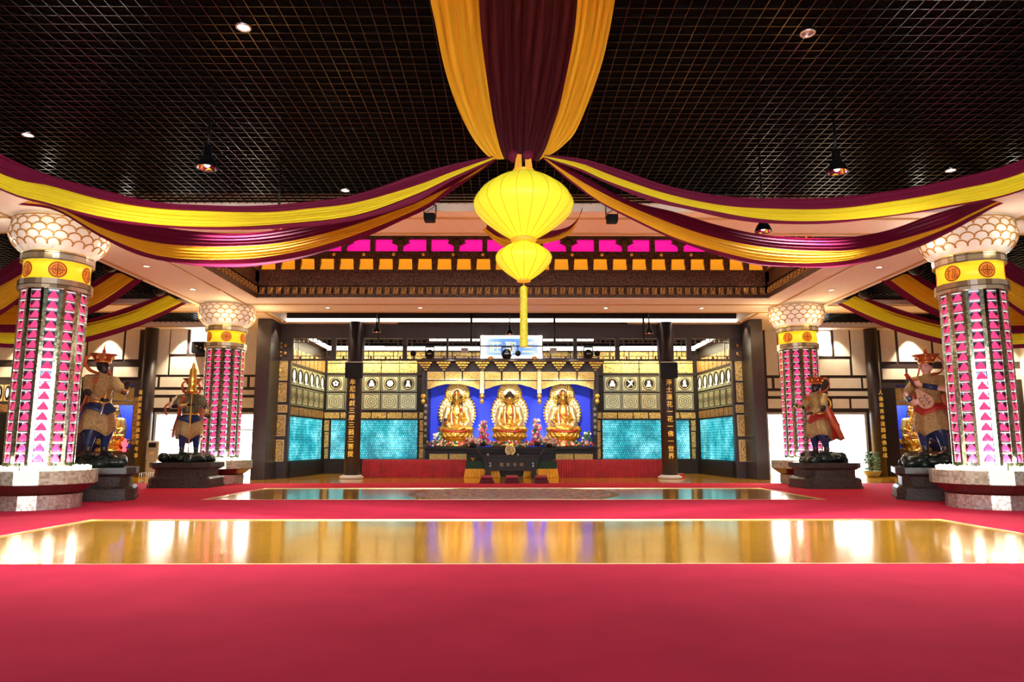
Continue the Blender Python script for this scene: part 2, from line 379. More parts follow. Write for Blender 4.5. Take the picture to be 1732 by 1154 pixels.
def glyph(ch):
    if ch not in GL:
        c = bpy.data.curves.new('g', 'FONT'); c.body = ch; c.size = 1; c.extrude = .02; c.offset = .003; c.resolution_u = 3
        o = bpy.data.objects.new('g', c); COL.objects.link(o); dg = bpy.context.evaluated_depsgraph_get(); me = bpy.data.meshes.new_from_object(o.evaluated_get(dg))
        vs = [v.co.copy() for v in me.vertices]; fs = [tuple(p.vertices) for p in me.polygons]
        xs = [v.x for v in vs]; ys = [v.y for v in vs]; cx = (min(xs)+max(xs))/2; cy = (min(ys)+max(ys))/2; k = 1/max(max(xs)-min(xs), max(ys)-min(ys))
        GL[ch] = ([((v.x-cx)*k, -v.z*k, (v.y-cy)*k) for v in vs], fs)
        bpy.data.objects.remove(o); bpy.data.curves.remove(c); bpy.data.meshes.remove(me)
    return GL[ch]
def text(name, body, loc, size, m, parent=None, pitch=0):     # characters run down a column, each scaled to size
    b = MB(); n = len(body)
    for i, ch in enumerate(body):
        vs, fs = glyph(ch); dz = ((n-1)/2-i)*pitch
        s = size*(.35 if ch == '一' else 1); 
        b.add([(x*size, y*size, z*size+dz) for x, y, z in vs], fs)
    return b.build(name, m, parent, loc)
def light(kind, loc, e, col=(1, .9, .75), size=.1, rot=(0, 0, 0), parent=None, angle=90, blend=.6, name='lamp_or_fill_light', sy=None):
    l = bpy.data.lights.new(name, kind); l.energy = e; l.color = col
    if kind == 'AREA':
        l.size = size
        if sy: l.shape = 'RECTANGLE'; l.size_y = sy
    else: l.shadow_soft_size = size
    if kind == 'SPOT': l.spot_size = math.radians(angle); l.spot_blend = blend
    o = bpy.data.objects.new(name, l); COL.objects.link(o); o.location = loc; o.rotation_euler = rot
    if parent: o.parent = parent
    return o
def cr(pts, n):                       # Catmull-Rom through 2-D/3-D points, n samples by x-order
    pts = [Vector(p) for p in pts]; L = [0]
    for a, b in zip(pts, pts[1:]): L.append(L[-1]+(b-a).length)
    out = []; N = len(pts)
    for i in range(n):
        s = L[-1]*i/(n-1); k = 0
        while k < N-2 and L[k+1] < s: k += 1
        t = (s-L[k])/max(1e-9, L[k+1]-L[k]); p0 = pts[max(k-1, 0)]; p1 = pts[k]; p2 = pts[k+1]; p3 = pts[min(k+2, N-1)]
        out.append(.5*((2*p1)+(p2-p0)*t+(2*p0-5*p1+4*p2-p3)*t*t+(3*p1-p0-3*p2+p3)*t*t*t))
    return out
# ------------------------------------------------------------------ room shell
ZS = 7.0                               # soffit height
XW = 24.6; YF = -7.0; YR = 34.0; YA = 32.3; YB = 37.5
b = MB(); b.box(-XW-.3, XW+.3, YF-.3, 38.2, -.2, 0); struct(b.build('floor', 'floorwood'))
b = MB(); b.box(-60, 60, -40, YF-.31, -.3, -.02); b.box(-60, 60, 38.21, 70, -.3, -.02); struct(b.build('floor_outside', mat('pale_paving', (.8, .8, .78), .8)))  # paving made paler to bounce more daylight up to the soffits
# carpet with the two wood strips left open
b = MB(); xs = [-XW, -8.5, 8.5, XW]; ys = [YF, 9.25, 14.6, 19.75, 24.9, 28.0]
for i in range(3):
    for j in range(5):
        if i == 1 and j in (1, 3): continue
        b.add([(xs[i], ys[j], .012), (xs[i+1], ys[j], .012), (xs[i+1], ys[j+1], .012), (xs[i], ys[j+1], .012)], [(0, 1, 2, 3)])
c = b.build('carpet', 'carpet'); md = c.modifiers.new('t', 'SOLIDIFY'); md.thickness = .012; md.offset = -1
tag(c, 'crimson red wall-to-wall carpet laid around the two golden wood strips', 'carpet')
b = MB()
for (x0, x1, y0, y1) in ((-8.5, 8.5, 9.25, 14.6), (-8.5, 8.5, 19.75, 24.9)):
    for q in ((x0-.02, x1+.02, y0-.02, y0+.02), (x0-.02, x1+.02, y1-.02, y1+.02), (x0-.02, x0+.02, y0, y1), (x1-.02, x1+.02, y0, y1)):
        b.box(q[0], q[1], q[2], q[3], 0, .016)
struct(b.build('trim_1', 'palegold'))
b = MB(); b.cyl((0, 0), 3.22, 0, .008, 96, None, False); o = b.build('floor_medallion', 'mandala', loc=(0, 22.27, 0))
tag(o, 'large round patterned medallion inlaid in the far golden wood strip', 'floor medallion')
# walls
def wallbox(name, x0, x1, y0, y1, z0, z1, m='wood_dark'):
    b = MB(); b.box(x0, x1, y0, y1, z0, z1); return struct(b.build(name, m))
wallbox('wall_left', -XW-.3, -XW, YF, 34.3, 0, 8.3, 'beige'); wallbox('wall_right', XW, XW+.3, YF, 34.3, 0, 8.3, 'beige')
b = MB(); b.box(-XW, -9.2, YF-.3, YF, 0, 8.3); b.box(9.2, XW, YF-.3, YF, 0, 8.3); b.box(-9.2, 9.2, YF-.3, YF, 5.2, 8.3); struct(b.build('wall_front', 'beige'))  # unseen opening, widened and raised to bring more daylight onto the soffits
b = MB()
for x in (-9.2, -5.6, -1.9, 1.75, 5.45, 9.05): b.box(x, x+.15, YF-.2, YF-.1, 0, 5.2)
b.box(-9.2, 9.2, YF-.2, YF-.1, 3.4, 3.5); struct(b.build('door_1', 'wood_dark'))
# overhead slabs, kept dark
b = MB(); b.box(-XW-.3, XW+.3, YF-.3, 18.1, 8.2, 8.4); b.box(-10.5, 10.5, 27.4, 29.5, 8.2, 8.4); b.box(-XW-.3, XW+.3, 29.4, 32.3, 8.2, 8.4); b.box(-XW-.3, XW+.3, 32.3, 34.3, 8.2, 8.4); b.box(-10.7, 10.7, 34.3, 38.2, 8.2, 8.4)
b.box(-XW-.3, -10.5, 16.3, 29.4, 8.2, 8.4); b.box(10.5, XW+.3, 16.3, 29.4, 8.2, 8.4)
b.box(-10.5, 10.5, 18.0, 27.5, 10.6, 10.8); b.box(-10.5, -10.4, 18, 27.5, 7.5, 10.6); b.box(10.4, 10.5, 18, 27.5, 7.5, 10.6); b.box(-10.4, 10.4, 18.0, 18.1, 7.5, 10.6); b.box(-10.4, 10.4, 27.3, 27.4, 7.5, 10.6)
b.box(-10.7, 10.7, 38.0, 38.2, 0, 8.4)
for s in (-1, 1): b.box(*sorted((s*10.61, s*10.7)), 34.26, 38.0, 0, 8.2)
struct(b.build('ceiling', 'void'))
# soffits (white beams)
b = MB(); T = .42
def sof(x0, x1, y0, y1): b.box(x0, x1, y0, y1, ZS, ZS+T)
sof(-XW, XW, 16.3, 18.15); sof(-XW, XW, 27.6, 29.4)
for s in (-1, 1):
    x0, x1 = sorted((s*10.5, s*12.6)); sof(x0, x1, 15.0, 16.3); sof(x0, x1, 18.15, 27.6); 
    x0, x1 = sorted((s*10.2, s*12.6)); sof(x0, x1, 29.4, 32.3)
    
# tilted inner lip of the coffer, rising towards the opening
def lip(p, q, r_, s_): b.add([p, q, r_, s_, *(Vector(v)+Vector((0, 0, .03)) for v in (p, q, r_, s_))], [(0, 1, 2, 3), (7, 6, 5, 4), (0, 4, 5, 1), (1, 5, 6, 2), (2, 6, 7, 3), (3, 7, 4, 0)])
h = .0
lip((-9.75, 26.5, ZS+h), (9.75, 26.5, ZS+h), (10.5, 27.6, ZS), (-10.5, 27.6, ZS))
lip((-10.5, 18.15, ZS), (10.5, 18.15, ZS), (9.75, 18.3, ZS), (-9.75, 18.3, ZS))
for s in (-1, 1): lip((s*10.5, 18.15, ZS), (s*9.75, 18.3, ZS+h), (s*9.75, 26.5, ZS+h), (s*10.5, 27.6, ZS))
sof(-10.2, 10.2, 31.75, 32.3)
sof(-XW, -12.6, 33.0, YR+.3); sof(12.6, XW, 33.0, YR+.3); sof(-12.6, -10.6, 32.3, YR+.3); sof(10.6, 12.6, 32.3, YR+.3)
struct(b.build('ceiling_soffit', 'soffit'))
# ochre trim lines on the soffits
b = MB(); z0, z1 = ZS-.035, ZS
for y in (16.72, 18.0): b.box(-XW, XW, y, y+.07, z0, z1)
for y in (27.58, 29.22): b.box(-XW if y > 28 else -10.5, XW if y > 28 else 10.5, y, y+.08, z0, z1)
for s in (-1, 1):
    for x, ya, yb in ((12.3, 15, 33),  (10.5, 18.1, 27.6), (10.35, 29.3, 31.9)):
        x0, x1 = sorted((s*x, s*(x+.07))); b.box(x0, x1, ya, yb, z0, z1)
    x0, x1 = sorted((s*12.6, s*XW)); b.box(x0, x1, 33.0, 33.1, z0, z1); b.box(x0, x1, 27.7, 27.78, z0, z1)
b.box(-10.2, 10.2, 31.9, 31.97, z0, z1)
struct(b.build('trim_2', 'trimgold'))
# lit cove strips
b = MB(); b.box(-10.2, 10.2, 31.70, 31.745, ZS+.01, ZS+.15)
struct(b.build('trim_3', 'cove'))
b = MB(); b.box(-10.2, 10.2, 31.70, 31.745, ZS+.155, 7.56); struct(b.build('trim_5', 'wood_dark'))
# open grid ceilings
def gridc(name, x0, x1, y0, y1, z=7.18, step=.2, w=.009, h=.05):
    b = MB(); x = math.ceil(x0/step)*step
    while x < x1: b.box(x-w/2, x+w/2, y0, y1, z, z+h); x += step
    y = math.ceil(y0/step)*step
    while y < y1: b.box(x0, x1, y-w/2, y+w/2, z+.002, z+h-.002); y += step
    return struct(b.build(name, 'grid'))
gridc('ceiling_grid', -XW, XW, 1.5, 16.3)
for s in (-1, 1):
    x0, x1 = sorted((s*12.6, s*XW)); gridc('ceiling_grid', x0, x1, 18.15, 27.6, step=.25); gridc('ceiling_grid', x0, x1, 29.4, 33.0, step=.25)
b = MB(); b.box(-10.2, 10.2, 29.4, 31.75, 7.55, 7.6); struct(b.build('ceiling_panel', 'wood_dark'))
# ------------------------------------------------------------------ coffer friezes
def zat(y, Y): return P(862, y, Y).z
FY = 26.6
zz = {y: zat(y, FY) for y in (501, 498, 486, 483, 460, 437, 425, 404, 400)}
def frieze(label, L, loc, rz):
    t = thing('coffer_frieze', label, 'frieze', loc, rz)
    b = MB(); hl = L/2
    b.box(-hl, hl, .0, .12, ZS+.02, zz[498]); b.box(-hl, hl, .22, .30, zz[498]-.02, zz[483]+.02); b.box(-hl, hl, .02, .2, zz[483], zz[483]+.1)
    b.box(-hl, hl, .10, .25, zz[483]+.1, zz[460]); b.box(-hl, hl, -.02, .16, zz[460], zz[460]+.08)
    b.box(-hl, hl, .02, .35, zz[437], zz[425]); b.box(-hl, hl, .05, .3, zz[404], 10.0); b.box(-hl, hl, .5, .55, zz[460], 10.0)
    n = int(L/.73); p = L/n
    for i in range(n+1):
        x = -hl+i*p; x0 = max(-hl, x-.1); x1 = min(hl, x+.1)
        b.add([(x0, -.04, zz[460]+.08), (x1, -.04, zz[460]+.08), (x1+.03, -.02, zz[437]), (x0-.03, -.02, zz[437]), (x0, .4, zz[460]), (x1, .4, zz[460]), (x1, .4, zz[437]), (x0, .4, zz[437])], [(0,1,2,3),(0,3,7,4),(1,5,6,2)])
    n2 = int(L/1.97); p2 = L/n2
    for i in range(n2+1): x = -hl+i*p2; b.box(max(-hl, x-.09), min(hl, x+.09), 0, .3, zz[425], zz[404])
    b.build('frame', 'frieze', t)
    o0 = None
    for i in range(n):
        x = -hl+(i+.5)*p
        if o0 is None:
            bb = MB(); w = p/2-.1
            bb.add([(-w, .03, zz[460]+.09), (w, .03, zz[460]+.09), (w, .18, zz[437]-.13), (-w, .18, zz[437]-.13), (w, .06, zz[437]-.02), (-w, .06, zz[437]-.02)], [(0, 1, 2, 3), (3, 2, 4, 5)])
            o0 = bb.build('amber_panel', 'amberlit', t, (x, 0, 0))
        else: o = o0.copy(); COL.objects.link(o); o.location.x = x
    o0 = None
    for i in range(n2):
        x = -hl+(i+.5)*p2
        if o0 is None:
            bb = MB(); bb.box(-p2/2+.1, p2/2-.1, .2, .23, zz[425], zz[404]); o0 = bb.build('magenta_panel', 'pinklit', t, (x, 0, 0))
            bb = MB(); hh = zz[404]-zz[425]
            for s in (-1, 1):
                bb.poly([(0, hh*.15), (s*.08, hh*.3), (s*.16, hh*.5), (s*.36, hh*.68), (s*.30, hh*.75), (s*.34, hh*.98), (s*.1, hh*.98), (0, hh*.9)][::s], .14)
            bb.ell((0, .02, hh*.2), (.12, .1, .12)); bb.ell((0, .0, hh*.62), (.16, .12, .2)); bb.box(-.1, .1, -.05, .12, 0, hh*.15)
            k0 = bb.build('carved_bracket', 'wood_brown', t, (x, -.02, zz[425]))
        else:
            o = o0.copy(); COL.objects.link(o); o.location.x = x; o = k0.copy(); COL.objects.link(o); o.location.x = x
    m = int(L/.318); q = L/m; o0 = None
    zc = (zz[498]+zz[486])/2
    for i in range(m):
        x = -hl+(i+.5)*q
        if o0 is None:
            bb = MB(); bb.box(-.09, .09, .0, .2, zc-.13, zc+.13); bb.box(-.11, .11, -.03, .2, zc-.13, zc-.09); bb.ell((0, -.01, zc+.05), (.05, .04, .06)); bb.ell((0, -.01, zc-.04), (.07, .05, .05))
            o0 = bb.build('carved_block', 'carveamber', t, (x, 0, 0))
        else: o = o0.copy(); COL.objects.link(o); o.location.x = x
    o0 = None; m = n*2//3
    for i in range(m):
        x = -hl+(i+.5)*L/m
        if o0 is None:
            bb = MB(); bb.ell((0, -.02, 0), (.07, .06, .07)); o0 = bb.build('knob', 'goldpaint', t, (x, 0, (zz[437]+zz[425])/2))
        else: o = o0.copy(); COL.objects.link(o); o.location.x = x
    return t
frieze('carved brown frieze over the altar, magenta and amber panels facing the viewer', 19.5, (0, FY, 0), 0)
frieze('carved brown frieze along the left side of the raised ceiling well', 8.0, (-9.72, 22.5, 0), PI/2)
frieze('carved brown frieze along the right side of the raised ceiling well', 8.0, (9.72, 22.5, 0), -PI/2)
light('AREA', (0, 25.6, 9.9), 30, (1, .55, .2), 16, (0, 0, 0), sy=.6)
light('AREA', (0, 25.3, 7.3), 60, (1, .62, .3), 18, (math.radians(140), 0, 0), sy=.2)
for s in (-1, 1): light('AREA', (s*8.8, 22.5, 7.35), 35, (1, .62, .3), .2, (0, s*math.radians(-140), 0), sy=8)

# ------------------------------------------------------------------ half-timbered rear walls left and right
def facade(name, s, rects, post_x):
    x0, x1 = (-XW, -10.7) if s < 0 else (10.7, XW)
    dl, dr = (P(258, 760, YR).x, P(430, 760, YR).x) if s < 0 else (P(1298, 760, YR).x, P(1469, 760, YR).x)
    zt = P(300, 701, YR).z
    nl, nr = (P(128, 730, YR).x, P(222, 730, YR).x) if s < 0 else (P(1520, 730, YR).x, P(1575, 730, YR).x)
    if s > 0: nr = P(1604, 730, YR).x
    zn = P(200, 650, YR).z
    win = [(P(a, (c+d)/2, YR).x, P(b_, (c+d)/2, YR).x, P(a, d, YR).z, P(a, c, YR).z) for (a, b_, c, d) in rects['win']]
    b = MB()
    cuts = sorted([(dl, dr, 0, zt), (nl, nr, .0, zn)]+win)
    xs = sorted({x0, x1, *[c[0] for c in cuts], *[c[1] for c in cuts]})
    for a, c in zip(xs, xs[1:]):
        holes = sorted([(h[2], h[3]) for h in cuts if h[0] < (a+c)/2 < h[1]]); z = 0
        for h0, h1 in holes:
            if h0 > z+1e-4: b.box(a, c, YR, YR+.25, z, h0)
            z = max(z, h1)
        if z < ZS: b.box(a, c, YR, YR+.25, z, 8.25)
    w = struct(b.build(name, 'wood_brown' if 0 else 'post'))
    bp = MB()
    for (a, b_, c, d) in rects['pan']:
        ym = (c+d)/2; X0 = P(a, ym, YR).x; X1 = P(b_, ym, YR).x; bp.box(X0, X1, YR-.03, YR, P(a, d, YR).z, P(a, c, YR).z)
    o = bp.build('plaster_panels', 'beige', w)
    bt = MB()
    for i, h_ in enumerate(win):
        X0, X1, Z0, Z1 = h_; bt.box(X0, X1, YR+.02, YR+.06, Z0, Z0+.05); bt.box(X0, X1, YR+.02, YR+.06, Z1-.05, Z1); bt.box(X0, X0+.05, YR+.02, YR+.06, Z0, Z1); bt.box(X1-.05, X1, YR+.02, YR+.06, Z0, Z1)
    struct(bt.build('window_1' if s < 0 else 'window_2', 'white'))
    bd = MB(); d0 = [dl, dl+.12, dr-.12, dr]
    bd.box(dl, dl+.1, YR-.04, YR+.2, 0, zt); bd.box(dr-.1, dr, YR-.04, YR+.2, 0, zt); bd.box(dl, dr, YR-.04, YR+.2, zt, zt+.1)
    if s < 0:
        for f_ in (.12, .42): xx = dl+(dr-dl)*f_; bd.box(xx, xx+.05, YR+1.6, YR+1.66, 0, zt-.1)
        bd.box(dl, dr, YR+1.6, YR+1.66, zt-.75, zt-.68)
    else:
        for f_ in (.35, .66): xx = dl+(dr-dl)*f_; bd.box(xx, xx+.05, YR+1.6, YR+1.66, 0, zt-.1)
    struct(bd.build('door_2' if s < 0 else 'door_3', 'grey'))
    return nl, nr, zn, dl, dr, zt
LP = dict(pan=[(150,209,554,608),(213,236,554,608),(60,147,554,608),(-60,36,569,609),(192,234,621,638),(60,185,621,638),(-60,37,621,638),
  (262,286,555,634),(289,317,555,599),(288,350,604,634),(252,266,638,655),(271,350,638,655),(251,352,660,668),(254,286,673,690),(291,326,673,690),
  (411,434,556,634),(403,418,638,655),(423,434,638,655),(404,434,660,668),(400,434,673,690),(-160,-66,569,609)], win=[(321,353,555,598)])
RP = dict(pan=[(1295,1315,559,635),(1298,1305,640,657),(1310,1326,640,657),(1299,1328,662,670),(1299,1328,675,691),(1410,1436,559,603),(1440,1464,559,635),(1382,1437,608,635),
  (1403,1456,640,657),(1460,1473,640,657),(1400,1474,662,670),(1408,1436,675,691),(1440,1471,675,691),(1489,1514,558,612),(1519,1574,560,612),(1578,1605,560,612),(1610,1700,566,612),(1704,1790,566,612),
  (1492,1531,624,642),(1535,1600,624,642),(1606,1690,624,642),(1696,1790,624,642),(1796,1890,566,642)], win=[(1381,1407,559,603)])
NL_ = facade('wall_rear_left', -1, LP, 0); NR_ = facade('wall_rear_right', 1, RP, 0)
# brown round columns with gold couplets on the rear walls, and corner posts of the altar bay
def column(name, label, x, y, r, text_s=None, tz=(0, 0), tsize=.3, group=None, base=True, tx=0):
    t = thing(name, label, 'column', (x, y, 0), 0, group)
    b = MB(); b.cyl((0, 0), r, 0, ZS, 32); b.build('shaft', 'post', t)
    if base: b = MB(); b.lathe([(r+.14, 0), (r+.2, .04), (r+.18, .1), (r+.04, .17)], 32); b.build('base', mat('white_stone_base', (.6, .57, .55), .5) if 'wsb' not in M else M['wsb'], t)
    if text_s:
        n = len(text_s); pitch = (tz[1]-tz[0])/n
        text('inscription', text_s, (tx, -math.sqrt(r*r-tx*tx)-.03, (tz[0]+tz[1])/2), tsize*.78, 'goldtext', t, pitch)
    return t
M['wsb'] = mat('white_stone_base', (.6, .57, .55), .5)
c1 = P(598, 700, 31.9).x; c2 = P(1130, 700, 31.9).x
column('column', 'brown column left of the altar with gold characters starting above the stage light box', c1, 31.9, .34, '牟尼珠獻三摩三藐三菩提', (P(600, 774, 31.5).z, P(600, 640, 31.5).z), .33, 'altar columns')
column('column', 'brown column right of the altar with gold characters under a black speaker', c2, 31.9, .34, '淨土蓮花一花一佛一世界', (P(600, 778, 31.5).z, P(600, 640, 31.5).z), .33, 'altar columns')
c3 = P(247, 700, 33.6).x; c4 = P(1482, 700, 33.6).x
column('column', 'brown column at the far left wall with faint gold characters beside the standing air conditioner', c3, 33.6, .30, '福德威靈家家咸受千年享', (P(247, 776, 33.2).z, P(247, 658, 33.2).z), .27, 'side columns', False, -.17)
column('column', 'brown column at the far right wall with gold characters behind the potted plant', c4, 33.6, .30, '人倫最貴孝道圓成佛自成', (P(247, 776, 33.2).z, P(247, 658, 33.2).z), .27, 'side columns', False, .12)
for s, w in ((-1, 'left'), (1, 'right')):
    xa, xb = (P(428, 700, 30.9).x, P(452, 700, 30.9).x) if s < 0 else (P(1276, 700, 30.9).x, P(1297, 700, 30.9).x)
    b = MB(); b.box(xa, xb, 30.9, 32.27, 0, ZS); o = b.build('corner_post', 'post', bevel=.02)
    tag(o, 'square brown corner post at the %s end of the altar screen' % w, 'post')
# ------------------------------------------------------------------ altar screen (front frame, transoms, gold squares)
XS = 10.25                                   # half width of the alcove
def zA(y, Y=YA): return P(470, y, Y).z
def prect(x0, x1, y0, y1, Y):
    ym = (y0+y1)/2; return P(x0, ym, Y).x, P(x1, ym, Y).x, P(470, y1, Y).z, P(470, y0, Y).z
t = thing('altar_screen', 'dark wooden screen with lattice transoms and gold squares framing the altar bay', 'screen', (0, YA, 0))
b = MB()
xe0 = P(454, 700, YA).x-.05; xi0 = P(488, 700, YA).x
zl, zu, zlo = zA(572), ZS, zA(608)
b.box(xe0, -xe0, 0, .22, zl, zu)
b.box(xe0, -xe0, 0, .2, zlo-.05, zlo)
for s in (-1, 1):
    x0, x1 = sorted((s*abs(xe0), s*abs(xi0))); b.box(x0, x1, 0.02, .3, 0, zl)
lat = [(496, 560), (567.5, 594), (615, 681), (688, 755), (758, 812), (918, 970), (976, 1041), (1048, 1113), (1136, 1162), (1170, 1234)]
lx = [P(a, 590, YA).x for a, _ in lat]; rx = [P(c, 590, YA).x for _, c in lat]
edges = [xi0]+[v for p in zip(lx, rx) for v in p]+[-xi0]
for i in range(0, len(edges), 2):
    if edges[i+1] > edges[i] and not (edges[i] > -1.6 and edges[i+1] < 1.6 and False): b.box(edges[i], edges[i+1], 0, .2, zlo, zl)
b.build('frame', 'post', t)
for x0, x1 in zip(lx, rx):
    b = MB(); w = x1-x0; H = zl-zlo; n = max(2, round(w/.22)); q = .014
    for i in range(n+1): x = x0+w*i/n; b.box(x-q, x+q, .06, .1, zlo, zl) if i in (0, 1, n-1, n) else b.box(x-q, x+q, .06, .1, zl-.2, zl)
    for zc in (zlo+.02, zlo+.16, zl-.2, zl-.06): b.box(x0, x1, .06, .1, zc-q, zc+q)
    for i in range(n):
        xc = x0+w*(i+.5)/n
        if i % 2 == 0: b.torus((0, 0, 0), .055, .012, None, 12, 5, Matrix.Translation((xc, .08, zl-.13)) @ Matrix.Rotation(PI/2, 4, 'X'))
        else: b.box(xc-q, xc+q, .06, .1, zlo+.02, zlo+.16)
        if i % 3 == 1: b.box(xc-.05, xc+.05, .05, .09, zlo+.04, zlo+.13)
    b.build('lattice', 'wood_brown', t)
for s in (-1, 1):
    for (ya, yb, xa, xb, m) in ((611, 644, 460, 487, 0), (647, 680, 458, 485, 0), (685, 698, 454, 486, 1), (702, 738, 456, 483, 0), (744, 781, 454, 480, 0)):
        x0, x1, z0, z1 = prect(xa, xb, ya, yb, YA)
        if s > 0: x0, x1 = -x1, -x0
        b = MB(); b.box(x0, x1, -.03, .02, z0, z1, 'carvegold_fine')
        for q in ((x0, x1, z0, z0+.03), (x0, x1, z1-.03, z1), (x0, x0+.03, z0, z1), (x1-.03, x1, z0, z1)): b.box(q[0], q[1], -.045, -.03, q[2], q[3], 'palegold')
        if not m:
            T_ = Matrix.Translation(((x0+x1)/2, -.035, (z0+z1)/2)) @ Matrix.Rotation(PI/2, 4, 'X'); b.torus((0, 0, 0), (x1-x0)*.33, .014, 'palegold', 24, 6, T_); b.ell(((x0+x1)/2, -.03, (z0+z1)/2), (.09, .03, .09), 'goldpaint')
        b.build('gold_panel', None, t)
    x0, x1, z0, z1 = prect(462, 486, 574, 605, YA)
    if s > 0: x0, x1 = -x1, -x0
    xc = (x0+x1)/2; b = MB()
    for dz in (.08, .26, .48, .66): b.cbox((xc, -.02, z0+dz), (.2, .04, .11))
    for sx in (-1, 1):
        for dz in (.18, .56): b.ell((xc+sx*.25, -.02, z0+dz), (.07, .03, .09))
    b.build('gold_ornament', 'carveamber', t)

# ------------------------------------------------------------------ alcove back and side walls
def Zb(y): return P(660, y, YB).z
t = thing('votive_wall', 'rear alcove wall of lit medallion squares over cyan votive tiles', 'wall panelling', (0, YB, 0))
zR = {k: Zb(k) for k in (600, 610, 614, 615.5, 631, 635.5, 662.5, 665.5, 693, 696, 698, 708, 711, 776, 806)}
b = MB(); b.box(-10.1, 10.1, .0, .2, 0, zR[600]+.2); b.box(-10.1, 10.1, -.06, 0, zR[635.5], zR[631]); b.box(-10.1, 10.1, -.25, 0, 0, zR[776]-.05); b.build('panel_board', 'wood_dark', t)
for i in range(18):
    a = -9.4+i*18.8/18; bb = MB(); bb.box(a+.03, a+18.8/18-.03, -.05, 0, zR[610]+.06, 6.38); bb.build('gold_panel', 'carvegold', t)
def medallion_square(k, w, h):              # pale plate, dark ring, glowing motif
    b = MB(); b.box(-w/2, w/2, -.03, 0, 0, h, 'platelit')
    for q in ((-w/2+.03, w/2-.03, .03, .06), (-w/2+.03, w/2-.03, h-.06, h-.03), (-w/2+.03, -w/2+.06, .03, h-.03), (w/2-.06, w/2-.03, .03, h-.03)): b.box(q[0], q[1], -.045, -.03, q[2], q[3], 'wood_dark')
    T_ = Matrix.Translation((0, -.032, h/2)) @ Matrix.Rotation(PI/2, 4, 'X')
    if k >= 0:
        b.lathe([(w*.36, 0), (w*.36, .02)], 32, 'wood_dark', False, T_)
        b.torus((0, 0, .02), w*.30, .018, 'palegold', 32, 6, T_)
        y = -.06; c = (0, y, h/2); r = w*.18
        if k == 0:
            for i in range(5): a = PI/2+i*2*PI/5; b.ell((r*.62*math.cos(a), y, h/2+r*.62*math.sin(a)), (r*.34, .015, r*.34), 'inner')
        elif k == 1: b.ell((0, y, h/2+r*.5), (r*.5, .015, r*.5), 'inner'); b.ell((0, y, h/2-r*.3), (r*.9, .015, r*.5), 'inner'); b.cbox((0, y, h/2-r*.8), (r*1.7, .02, r*.3), 'inner')
        elif k == 2:
            for i in range(8): a = i*PI/4; b.ell((r*.7*math.cos(a), y, h/2+r*.7*math.sin(a)), (r*.35, .015, r*.35), 'inner')
            b.ell(c, (r*.7, .015, r*.7), 'inner')
        elif k == 3: b.cbox((0, y, h/2+r*.5), (r*.8, .02, r*.9), 'inner'); b.poly([(-r*.9, -r), (r*.9, -r), (r*.4, 0), (-r*.4, 0)], .02, 'inner', Matrix.Translation((0, y, h/2)))
        elif k == 4: b.poly([(-r, r), (r*.1, 0), (-r, -r), (-r*.4, -r), (r*.3, -r*.3), (r, -r), (r*.5, 0), (r, r), (r*.3, r), (0, r*.4), (-r*.4, r)], .02, 'inner', Matrix.Translation((0, y, h/2)))
        else: b.ell((0, y, h/2+r*.3), (r*.45, .015, r), 'inner'); b.cbox((0, y, h/2-r*.7), (r*1.3, .02, r*.5), 'inner')
    else:
        for rr in (.34, .22, .1): b.torus((0, 0, 0), w*rr, .012, 'wood_dark', 32, 6, T_)
        for i in range(12): a = i*PI/6; b.ell((w*.28*math.cos(a), -.035, h/2+w*.28*math.sin(a)), (.03, .012, .03), 'palegold')
    return b
sq = {}
def put_sq(k, w, h, parent, loc, name='medallion_square'):
    key = (k, round(w, 2), round(h, 2))
    if key not in sq: sq[key] = medallion_square(k, w, h).mesh(name)
    o = bpy.data.objects.new(name, sq[key]); COL.objects.link(o); o.parent = parent; o.location = loc; return o
order = {-1: (0, 5, 1, 2, 3), 1: (1, 4, 3, 2, 5)}
